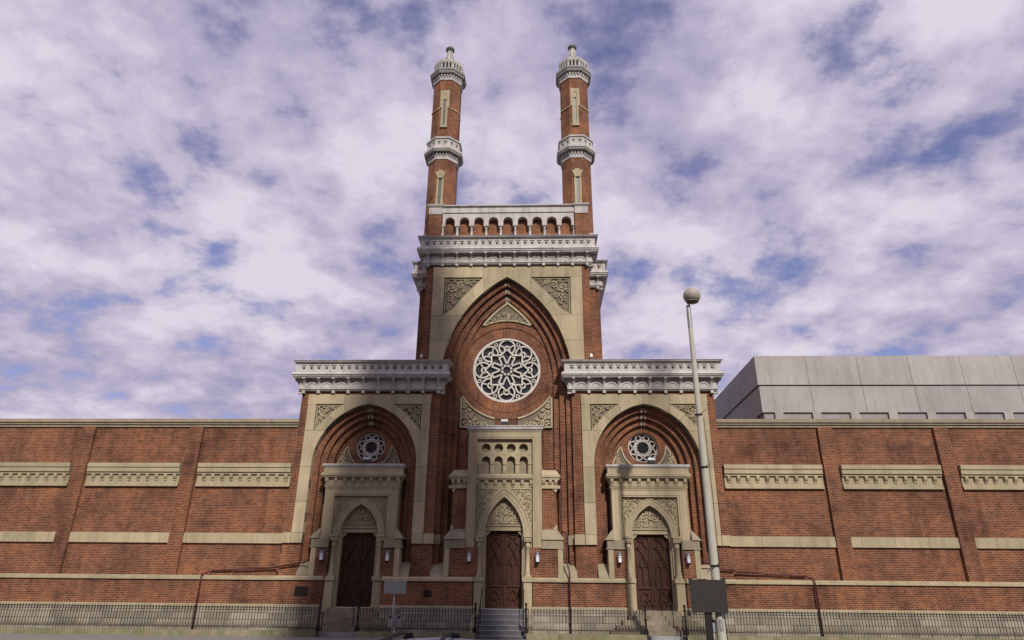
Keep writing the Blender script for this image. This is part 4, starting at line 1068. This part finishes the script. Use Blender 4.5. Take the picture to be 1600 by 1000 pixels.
for s in (-1, 1):
    cx = s * 6.74
    st = empty('entrance_steps', (cx, -0.4, 0), 'pyramid of worn brown stone steps at the %s door' % ('left' if s < 0 else 'right'), 'steps', 'stone steps below the side doors')
    for k in range(6):
        zt = 1.085 - 0.185 * k; zb = zt - 0.187
        hw = 1.0 + 0.30 * k; yf = -0.38 - 0.29 * k
        if k == 5: hw = 1.0; 
        # each step is a ring of blocks along the front
        nb_ = 3 if k % 2 else 2; xs = [-hw + 2 * hw * j / nb_ + (random.uniform(-.15, .15) if 0 < j < nb_ else 0) for j in range(nb_ + 1)]
        for j in range(nb_):
            m = MB(); m.box(cx - s * 0 + xs[j] + .004, cx + xs[j + 1] - .004, yf + 0.4 - 0.4, min(0.35, yf + 0.62) if k else 0.5, max(-0.01, zb) if k < 5 else -0.01, zt - random.uniform(0, .006)); o = m.build('step', STEPST if k < 5 else NOSING, st, (-cx, 0.4, 0))

# ------------------------------------------------------------------ HANDRAILS
def rail(name, label, paths, r=0.02):
    c = paths[0][0]; e = empty(name, (c[0], c[1], 0), label, 'handrail')
    for nm, p in zip(['rail'] + ['post'] * 9, paths):
        m = MB(); m.tube([(q[0] - c[0], q[1] - c[1], q[2]) for q in p], r, 8); m.build(nm, IRON, e)
for s in (-1, 1):
    rail('handrail', 'black iron handrail on the %s side of the middle steps' % ('left' if s < 0 else 'right'),
         [[(s * 0.92, -1.85, 0.88), (s * 0.92, -1.75, 0.95), (s * 0.92, -0.25, 1.98), (s * 0.92, -0.1, 2.0)], [(s * 0.92, -1.8, 0.1), (s * 0.92, -1.8, 0.92)], [(s * 0.92, -0.25, 1.085), (s * 0.92, -0.25, 1.98)], [(s * 0.92, -1.0, 0.5), (s * 0.92, -1.0, 1.45)]])
    cx = s * 6.74
    rail('handrail', 'slanting black iron handrail at the top of the %s stone steps' % ('left' if s < 0 else 'right'),
         [[(cx + 0.15, -0.35, 2.0), (cx + 0.45, -1.3, 1.35), (cx + 0.45, -1.32, 1.25)], [(cx + 0.15, -0.35, 1.0), (cx + 0.15, -0.35, 2.0)], [(cx + 0.45, -1.31, 0.45), (cx + 0.45, -1.31, 1.35)]], 0.018)
    rail('handrail', 'low black hoop handrail at the foot of the %s stone steps' % ('left' if s < 0 else 'right'),
         [[(cx + 0.75 * (1 if s > 0 else -1), -2.3, 0.0), (cx + 0.75 * s, -2.3, 0.78), (cx + 0.75 * s, -2.2, 0.88), (cx + 0.75 * s, -1.75, 0.92), (cx + 0.75 * s, -1.72, 0.85), (cx + 0.75 * s, -1.72, 0.2)]], 0.022)

# ------------------------------------------------------------------ FENCE
FY = -2.0
pk = MB(); pk.box(-0.009, 0.009, -0.009, 0.009, 0.0, 0.80); pk.frust(-0.02, 0.02, -0.012, 0.012, 0.80, -0.022, 0.022, -0.012, 0.012, 0.84); pk.frust(-0.022, 0.022, -0.012, 0.012, 0.84, -0.001, 0.001, -0.001, 0.001, 0.95)
pkm = pk.mesh('picket'); pkm.materials.append(IRON)
dg = MB(); dg.box(-0.006, 0.006, -0.006, 0.006, 0.0, 0.12); dg.frust(-0.014, 0.014, -0.008, 0.008, 0.12, -0.001, 0.001, -0.001, 0.001, 0.2)
dgm = dg.mesh('dog_bar'); dgm.materials.append(IRON)
pst = MB(); pst.box(-0.08, 0.08, -0.08, 0.08, 0.0, 0.16); pst.lathe([(0.07, 0.16), (0.085, 0.2), (0.05, 0.26), (0.042, 0.5), (0.06, 0.54), (0.06, 0.58), (0.04, 0.62), (0.034, 0.86), (0.06, 0.9), (0.065, 0.94), (0.04, 0.98), (0.02, 1.02), (0.05, 1.06), (0.055, 1.10), (0.035, 1.15), (0.0, 1.17)], 10)
psm = pst.mesh('gate_post'); psm.materials.append(IRON)
secs = [(-27.0, -7.55, 'left of the left steps'), (-5.93, -1.05, 'between the left and middle steps'), (1.05, 5.93, 'between the middle and right steps'), (7.55, 27.0, 'right of the right steps')]
for (a, c, lb) in secs:
    e = empty('iron_fence', ((a + c) / 2, FY, 0), 'black iron picket fence on a mossy kerb, %s' % lb, 'fence', 'fence along the temple front')
    ox = (a + c) / 2
    m = MB(); x = a
    i = 0
    while x < c - 0.01:
        l = min(1.35, c - x); m = MB(); m.box(x - ox + .004, x + l - ox - .004, -0.16, 0.16, -0.1, 0.22 + random.uniform(-.006, .004)); m.build('kerb_stone', MOSSY, e); x += l
    m = MB(); m.box(a - ox, c - ox, -0.016, 0.016, 0.33, 0.348); m.box(a - ox, c - ox, -0.016, 0.016, 0.985, 1.005); m.build('rail', IRON, e)
    n = int((c - a - 0.16) / 0.124)
    for k in range(n):
        x = a + 0.1 + (c - a - 0.2) * k / (n - 1)
        link('picket', pkm, e, (x - ox, 0, 0.235))
        if k < n - 1: link('dog_bar', dgm, e, (x - ox + 0.062, 0, 0.29))
    for x in (a, c):
        if abs(x) < 20: link('gate_post', psm, e, (x - ox, 0, 0.2))

# ------------------------------------------------------------------ LANTERNS, FLOODLIGHTS, PLAQUES, PIPES
def lantern(x, y, z, label):
    e = empty('wall_lantern', (x, y, z), label, 'lantern', 'wall lanterns beside the doors')
    m = MB(); m.box(-0.05, 0.05, 0.02, 0.16, 0.02, 0.14); m.box(-0.09, 0.09, 0.14, 0.16, -0.05, 0.25); m.build('wall_bracket', ALU, e)
    m = MB(); m.lathe([(0.0, -0.30), (0.05, -0.29), (0.09, -0.25), (0.095, -0.22)], 12); m.build('base', BRONZE, e)
    m = MB(); m.lathe([(0.085, -0.22), (0.088, -0.02), (0.085, 0.08)], 12); m.build('glass', LGLASS, e)
    m = MB(); m.lathe([(0.11, 0.08), (0.11, 0.10), (0.085, 0.12), (0.08, 0.17), (0.04, 0.20), (0.0, 0.21)], 12); m.build('cap', ALU, e)
    m = MB()
    for k in range(4):
        a = k * PI / 2 + PI / 4; m.tube([(0.09 * math.cos(a), 0.09 * math.sin(a), -0.22), (0.09 * math.cos(a), 0.09 * math.sin(a), 0.08)], 0.006, 5)
    m.lathe([(0.094, -0.02), (0.094, 0.0)], 12); m.build('cage', ALU, e)
for x, lb in ((-8.22, 'left of the left door'), (-5.22, 'right of the left door'), (-1.53, 'left of the middle door'), (1.53, 'right of the middle door'), (5.19, 'left of the right door'), (8.22, 'right of the right door')):
    lantern(x, -0.46, 3.26, 'small metal and frosted glass wall lantern %s' % lb)
def flood(x, y, z, label):
    e = empty('floodlight', (x, y, z), label, 'floodlight', 'floodlights on the portal tops')
    m = MB(); m.frust(-0.14, 0.14, -0.12, 0.1, 0.06, -0.17, 0.17, -0.16, 0.12, 0.2); m.build('housing', FLOODD, e)
    m = MB(); m.frust(-0.17, 0.17, -0.16, 0.12, 0.203, -0.165, 0.165, -0.10, 0.16, 0.33); m.build('hood', FLOODW, e)
    m = MB(); m.tube([(-0.18, 0, 0.16), (-0.19, 0, 0.02), (0.19, 0, 0.02), (0.18, 0, 0.16)], 0.015, 6); m.box(-.06, .06, -.05, .05, 0.0, 0.03); m.build('yoke', FLOODD, e)
flood(-0.03, -0.12, 9.252, 'grey floodlight on the middle portal below the large rose window')
flood(6.95, -0.12, 7.402, 'grey floodlight on the right portal below the small rose window')
flood(-6.62, -0.12, 7.402, 'grey floodlight on the left portal below the small rose window')
for (x0, x1, z0, z1, lb) in ((-9.27, -8.70, 1.55, 1.94, 'larger dark bronze plaque on the brick dado left of the left door'), (-3.5, -3.16, 1.56, 1.83, 'small square bronze plaque between the left and middle doors')):
    cx, cz = (x0 + x1) / 2, (z0 + z1) / 2; hw, hh = (x1 - x0) / 2, (z1 - z0) / 2
    m = MB(); m.box(-hw, hw, -0.025, 0.0, -hh, hh); m.ribbon([(-hw + .02, -hh + .02), (hw - .02, -hh + .02), (hw - .02, hh - .02), (-hw + .02, hh - .02)], 0.025, -0.035, -0.02, True)
    n = 6
    for k in range(n): m.box(-hw * 0.75, hw * (0.75 - 0.3 * (k % 3 == 2)), -0.029, -0.02, hh * (0.62 - 1.3 * k / n) - .01, hh * (0.62 - 1.3 * k / n))
    tag(m.build('plaque', BRONZE, None, (cx, -0.352, cz)), lb, 'plaque', 'bronze plaques on the dado')
# fixtures on the wing cornices
for s in (-1, 1):
    m = MB(); m.box(-0.05, 0.05, -0.05, 0.05, 0, 0.05); m.tube([(0, 0, 0.05), (0, 0, 0.22)], 0.025, 6); m.frust(-0.07, 0.07, -0.1, 0.08, 0.2, -0.05, 0.05, -0.06, 0.06, 0.38)
    tag(m.build('roof_spotlight', FLOODW, None, (s * 4.3, -0.22, 12.56)), 'tiny spotlight standing on the %s wing cornice beside the tower' % ('left' if s < 0 else 'right'), 'spotlight', 'spotlights on the wing cornices')
def pipe(label, path, r=0.036):
    c = path[0]; m = MB(); m.tube([(p[0] - c[0], p[1] - c[1], p[2] - c[2]) for p in path], r, 10)
    e = empty('downpipe', c, label, 'pipe'); m.build('pipe_run', PIPE, e)
    m = MB()
    for a, b_ in zip(path[:-1], path[1:]):
        a, b_ = Vector(a), Vector(b_)
        if (b_ - a).length > 0.9:
            d = (b_ - a).normalized()
            for q in (0.25, 0.8): p = a + (b_ - a) * q - Vector(c); m.tube([p - d * 0.03, p + d * 0.03], r * 1.3, 10)
    if m.v: m.build('pipe_collar', PIPE, e)
pipe('maroon rain pipe running down right of the middle portal to the ground', [(1.83, 0.1, 8.92), (1.83, 0.1, 7.36), (1.90, 0.1, 7.24), (2.55, 0.25, 7.22), (2.62, 0.30, 7.15), (2.64, 0.30, 4.50), (2.70, 0.15, 4.38), (2.82, -0.30, 4.30), (2.86, -0.34, 4.15), (2.86, -0.34, 2.98), (2.94, -0.48, 2.66), (2.94, -0.50, 2.5), (2.94, -0.52, 0.1)])
pipe('maroon pipe sloping across the brick right of the right door', [(8.83, -0.36, 3.25), (8.86, -0.25, 3.10), (9.3, -0.12, 2.98), (9.42, -0.12, 2.86), (10.2, -0.12, 2.76), (10.5, 0.3, 2.72), (13.5, 0.36, 2.55), (13.62, 0.2, 2.48), (13.7, -0.16, 2.38), (13.7, -0.17, 2.2), (13.7, -0.19, 0.05)])
pipe('maroon pipe sloping across the brick left of the left door', [(-8.83, -0.36, 3.02), (-9.1, -0.12, 2.95), (-10.2, -0.12, 2.78), (-10.5, 0.3, 2.74), (-13.5, 0.36, 2.6), (-13.62, 0.2, 2.5), (-13.7, -0.16, 2.38), (-13.7, -0.17, 2.2), (-13.7, -0.19, 0.05)])

# ------------------------------------------------------------------ STREET LAMP
def street_lamp(x, y, label):
    e = empty('street_lamp', (x, y, 0), label, 'street lamp')
    m = MB(); m.lathe([(0.158, 0.0), (0.152, 2.0), (0.132, 5.0), (0.106, 9.0), (0.089, 11.6)], 16); m.build('pole', POLE, e)
    m = MB(); m.lathe([(0.093, 11.6), (0.092, 12.25), (0.08, 12.6)], 16); m.build('pole_top', SIGNP, e)
    m = MB(); R = 0.345
    m.lathe([(R * math.sin(PI * k / 16) if 0 < k < 16 else 0.0, 12.98 - R * math.cos(PI * k / 16)) for k in range(4, 17)], 24, (0.16, -0.1)); m.lathe([(R * math.sin(PI * 4 / 16), 12.98 - R * math.cos(PI * 4 / 16)), (R * 0.72, 12.98 - R * .80), (R * 0.66, 12.98 - R * .74)], 24, (0.16, -0.1)); m.build('globe', GLOBE, e)
    m = MB(); m.lathe([(0.0, 12.98 - R * 0.97), (R * .4, 12.98 - R * .90), (R * 0.66, 12.98 - R * .76)], 24, (0.16, -0.1)); m.build('lens', LENS, e)
    m = MB(); m.tube([(0, 0, 12.5), (0.06, -0.04, 12.72), (0.14, -0.09, 12.82)], 0.07, 10); m.build('lamp_arm', SIGNP, e)
    for z, sg in ((8.0, 1), (6.02, -1), (2.6, 1)):
        m = MB(); rz_ = 0.165 - 0.0062 * z; m.lathe([(rz_, z), (rz_ + .005, z + 0.04), (rz_, z + 0.08)], 16); m.tube([(-0.3, -0.12, z - 0.16), (0.0, -0.16, z + 0.04), (0.27, -0.12, z + 0.24)] if sg > 0 else [(-0.2, -0.16, z - .05), (0.2, -.16, z + .16)], 0.012, 5); m.build('strap', BRONZE, e)
    m = MB(); m.lathe([(0.26, 0), (0.26, 0.1), (0.19, 0.16)], 16); m.build('base_plate', POLE, e)
    m = MB(); m.box(-0.06, 0.06, -0.17, -0.10, 0.6, 0.95); m.build('access_door', SIGNP, e)
    m = MB(); m.tube([(0.14, -0.06, 7.9), (0.17, -0.08, 5.0), (0.15, -0.05, 2.7), (0.175, -0.04, 0.3)], 0.012, 6); m.build('cable', BRONZE, e)
    return e
street_lamp(7.70, -7.0, 'tall concrete street lamp with a round globe in front of the right wing')

# ------------------------------------------------------------------ SIGNS
e = empty('sign', (-3.66, -6.1, 0), 'blank pale grey sign panel on a thin pole near the left steps', 'sign')
m = MB(); m.box(-0.39, -0.09, -0.03, -0.018, 1.66, 2.09); m.box(-0.085, 0.42, -0.034, -0.022, 1.655, 2.095); m.build('panel', SIGNB, e)
m = MB(); m.tube([(0, 0, 0), (0, 0, 2.0)], 0.03, 10); m.build('post', SIGNP, e)
m = MB(); m.box(-0.05, 0.05, -0.02, 0.05, 1.56, 1.65); m.build('clamp', IRON, e)
e = empty('sign', (7.28, -7.25, 0), 'large dark blank sign board on a black post in front of the lamp pole', 'sign')
m = MB(); m.frust(-0.56, 0.66, -0.05, 0.0, 1.16, -0.58, 0.66, -0.05, 0.0, 2.19)
m.build('panel', SIGND, e)
m = MB(); m.box(-0.59, -0.45, -0.06, 0.01, 2.192, 2.225); m.box(-0.25, 0.02, -0.06, 0.01, 2.192, 2.215); m.box(0.55, 0.67, -0.06, 0.01, 2.192, 2.235); m.box(-0.5, -0.4, -0.06, 0.01, 1.12, 1.158); m.box(0.52, 0.62, -0.06, 0.01, 1.12, 1.158); m.build('bracket', SIGND, e)
m = MB(); m.box(-0.11, 0.10, 0.002, 0.18, 0.0, 2.1); m.build('post', IRON, e)
# parking meters
def meter(x, y, heads, label):
    e = empty('parking_meter', (x, y, 0), label, 'parking meter', 'parking meters along the kerb')
    m = MB(); m.tube([(0, 0, 0), (0, 0, 0.55)], 0.03, 10)
    if len(heads) > 1: m.tube([(heads[0], 0, 0.58), (0, 0, 0.52), (heads[-1], 0, 0.58)], 0.025, 8)
    m.build('post', SIGNP, e)
    for h in heads:
        m = MB(); pr = [(-0.075, 0.56), (0.075, 0.56), (0.085, 0.78)] + [(0.085 * math.cos(PI * k / 10), 0.86 + 0.10 * math.sin(PI * k / 10)) for k in range(11)] + [(-0.085, 0.78)]
        m.plate([(h + a, c) for a, c in pr], [], -0.06, 0.06); m.plate([(h + a, c) for a, c in pr], [], 0.06, -0.06, False); hd = m.build('meter_head', METERG, e)
        m = MB(); m.plate([(h + 0.055 * math.cos(PI * k / 10), 0.84 + 0.07 * math.sin(PI * k / 10)) for k in range(11)], [], -0.064, -0.05); m.build('window', CARG, e)
        m = MB(); m.ribbon([(h + 0.08 * math.cos(PI * k / 10), 0.85 + 0.09 * math.sin(PI * k / 10)) for k in range(11)], 0.03, -0.07, -0.05); m.build('hood', CHROME, e)
meter(-3.62, -5.9, (-0.16, 0.16), 'double headed grey parking meter beside the thin sign pole')
meter(7.47, -6.9, (0.0,), 'single grey parking meter beside the dark sign post')

# ------------------------------------------------------------------ CAR
def car(x, y, label):
    e = empty('parked_car', (x, y, -0.15), label, 'car'); e.scale = (1, 1, 0.965)
    # side profile (x along the car, z), built as stations across y
    body = [(-2.2, 0.35), (-2.22, 0.62), (-2.1, 0.88), (-1.35, 0.95), (1.05, 0.93), (2.0, 0.78), (2.2, 0.6), (2.2, 0.35)]
    m = MB(); hw = 0.86
    for s in (-1, 1): m.face([(px, s * hw, pz) for px, pz in body][::s])
    for k in range(len(body)):
        a, c = body[k], body[(k + 1) % len(body)]; m.face([(a[0], -hw, a[1]), (a[0], hw, a[1]), (c[0], hw, c[1]), (c[0], -hw, c[1])])
    bo = m.build('body', CARP, e)
    # cabin
    lo = [(-1.75, 0.93), (1.15, 0.92)]; up = [(-0.98, 1.33), (0.38, 1.34)]
    m = MB()
    m.frust(-1.78, 1.18, -0.80, 0.80, 0.92, -0.80, 0.46, -0.60, 0.60, 1.33); m.build('windows', CARG, e)
    m = MB(); n = 10; k2 = 8
    def roofp(i, j):
        u = i / n; v = j / k2 * 2 - 1
        px = -0.84 + 1.34 * u; pz = 1.325 + 0.075 * (1 - (2 * u - 1) ** 2) * 1.0 - 0.028 * v * v - (0.03 * max(0, abs(v) - .8) / .2)
        return (px, v * 0.63, pz)
    for i in range(n):
        for j in range(k2): m.face([roofp(i, j), roofp(i + 1, j), roofp(i + 1, j + 1), roofp(i, j + 1)], None, True)
    m.build('roof', CARP, e)
    m = MB()
    for v in (-0.32, -0.12, 0.12, 0.32): m.tube([(px, v, 1.325 + 0.075 * (1 - ((px + 0.84) / 1.34 * 2 - 1) ** 2) + 0.002) for px in (-0.7, -0.5, -0.2, 0.1, 0.35)], 0.012, 6)
    m.build('roof_rib', CARP, e)
    m = MB()
    for s in (-1, 1):
        for a, c in (((-1.78, 0.92), (-0.8, 1.335)), ((1.18, 0.92), (0.47, 1.335)), ((-0.25, 0.92), (-0.25, 1.335))):
            m.tube([(a[0], s * 0.80, a[1]), (c[0], s * 0.605, c[1])], 0.035, 6)
    m.build('pillar', CARP, e)
    for px in (-0.52, -0.05):
        m = MB(); pts = [(px, v, 1.39 + 0.065 * (1 - (v / 0.66) ** 4)) for v in (-0.62, -0.5, -0.3, 0, 0.3, 0.5, 0.62)]; m.tube(pts, 0.017, 8)
        for s in (-1, 1): m.frust(px - 0.06, px + 0.06, s * 0.57 - .05, s * 0.57 + .05, 1.345, px - .035, px + .035, s * 0.57 - .03, s * .57 + .03, 1.44)
        m.build('roof_bar', RUBBER, e)
    for px in (-1.4, 1.38):
        for s in (-1, 1):
            m = MB()
            ring = lambda r, yy: [(px + r * math.cos(2 * PI * k / 20), yy, 0.32 + r * math.sin(2 * PI * k / 20)) for k in range(20)]
            A_, B_, C_ = ring(0.32, s * 0.70), ring(0.32, s * 0.885), ring(0.2, s * 0.89)
            for k in range(20):
                j = (k + 1) % 20; m.face([A_[k], A_[j], B_[j], B_[k]]); m.face([B_[k], B_[j], C_[j], C_[k]])
            wh = m.build('wheel', RUBBER, e)
            m = MB(); m.face([(p[0], s * 0.888, p[2]) for p in C_]); m.lathe([(0.0, 0), (0.06, 0)], 6) if False else None; m.build('rim', CHROME, wh)
    for s in (-1, 1):
        m = MB(); m.box(2.12, 2.21, s * 0.62 - .16, s * 0.62 + .16, 0.6, 0.74); m.build('headlight', LGLASS, e)
        m = MB(); m.box(-2.235, -2.15, s * 0.66 - .14, s * 0.66 + .14, 0.64, 0.82); m.build('tail_light', REDL, e)
        m = MB(); m.frust(0.75, 0.95, s * 0.92 - .08, s * .92 + .08, 0.92, 0.78, 0.93, s * .92 - .07, s * .92 + .07, 1.06); m.build('mirror', CARP, e)
    m = MB(); m.box(2.15, 2.26, -0.84, 0.84, 0.34, 0.5); m.box(-2.28, -2.18, -0.84, 0.84, 0.34, 0.52); m.build('bumper', CARP, e)
    return e
car(0.70, -25.2, 'silver car with black roof bars, only its roof showing at the bottom')

# ------------------------------------------------------------------ CONCRETE NEIGHBOUR
nb = empty('concrete_building', (26, 20, 0), 'plain grey concrete building rising behind the right side wall', 'building')
ox, oy = 26, 20
m = MB(); m.box(15.0 - ox, 45 - ox, 7.0 - oy, 50 - oy, 0, 11.8); m.build('wall', CONC_D, nb)
for (z0, z1, e_) in ((11.8, 13.45, 0.1), (13.47, 15.3, 0.18)):
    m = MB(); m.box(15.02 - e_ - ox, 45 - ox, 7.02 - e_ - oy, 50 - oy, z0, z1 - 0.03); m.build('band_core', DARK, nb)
    for k in range(14):
        m = MB(); m.box(15 - e_ - ox, 15.5 - ox, 7.2 + 3.05 * k - oy, 7.2 + 3.05 * k + 3.03 - oy, z0, z1); m.build('concrete_panel', CONC, nb)
    for k in range(10):
        m = MB(); m.box(15 - e_ + 3.05 * k - ox, 15 - e_ + 3.05 * k + 3.03 - ox, 7 - e_ - oy, 7.19 - oy, z0, z1); m.build('concrete_panel', CONC, nb)
m = MB(); m.box(30 - ox, 36 - ox, 20 - oy, 27 - oy, 15.0, 18.6); m.build('roof_plant', CONC_D, nb)
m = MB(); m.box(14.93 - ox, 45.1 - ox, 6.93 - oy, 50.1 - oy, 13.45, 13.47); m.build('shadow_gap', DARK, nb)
for k in range(18):
    yy = 8.0 + k * 2.2; m = MB(); m.box(14.86 - ox, 15.0 - ox, yy - oy, yy + 0.5 - oy, 0, 11.8); m.build('rib', CONC, nb)
for k in range(13):
    xx = 15.6 + k * 2.2; m = MB(); m.box(xx - ox, xx + 0.5 - ox, 6.86 - oy, 7.0 - oy, 0, 11.8); m.build('rib', CONC, nb)

# ------------------------------------------------------------------ CITY HALL BEHIND THE CAMERA (casts the soft shade on the left wing)
TL = 58.0; TXs = -5.0
ctx, cty = TXs + TL * math.sin(SUN_AZ), -TL * math.cos(SUN_AZ)
te = math.tan(SUN_EL)
ch = empty('city_hall', (10, -60, 0), 'stone city hall with a pyramid roofed tower, behind the viewer across the street', 'building')
ox, oy = 10, -60
m = MB(); m.box(-45 - ox, 50 - ox, -80 - oy, -46 - oy, 0, 20); m.build('wall', STONE_D, ch)
m = MB(); m.frust(-46 - ox, 51 - ox, -81 - oy, -45 - oy, 20, -40 - ox, 45 - ox, -68 - oy, -58 - oy, 30); m.build('roof', TILE, ch)
for k in range(16):
    for r in range(3):
        m = MB(); xx = -42 + k * 5.9; m.box(xx - ox, xx + 2 - ox, -46.02 - oy, -45.9 - oy, 2.5 + r * 6, 6 + r * 6); m.build('window', GLASS, ch)
HB = TL * te + 1.0
m = MB(); m.box(ctx - 3.7 - ox, ctx + 3.7 - ox, cty - 3.7 - oy, cty + 3.7 - oy, 0, HB); m.build('tower', STONE_D, ch)
m = MB(); m.frust(ctx - 3.9 - ox, ctx + 3.9 - ox, cty - 3.9 - oy, cty + 3.9 - oy, HB + .01, ctx - .9 - ox, ctx + .9 - ox, cty - .9 - oy, cty + .9 - oy, HB + 19); m.build('tower_roof', TILE, ch)
# slender pinnacle whose shadow falls on the right wing
PLn = 48.0; px_, py_ = 7.5 + PLn * math.sin(SUN_AZ), -PLn * math.cos(SUN_AZ); hz = PLn * te
m = MB(); m.box(px_ - .2 - ox, px_ + .2 - ox, py_ - .2 - oy, py_ + .2 - oy, 18, hz + 11.2); m.box(px_ - .42 - ox, px_ + .42 - ox, py_ - .42 - oy, py_ + .42 - oy, hz + 11.2, hz + 12.2); m.frust(px_ - .2 - ox, px_ + .2 - ox, py_ - .2 - oy, py_ + .2 - oy, hz + 12.2, px_ - .05 - ox, px_ + .05 - ox, py_ - .05 - oy, py_ + .05 - oy, hz + 13.4); m.build('pinnacle', STONE_D, ch)
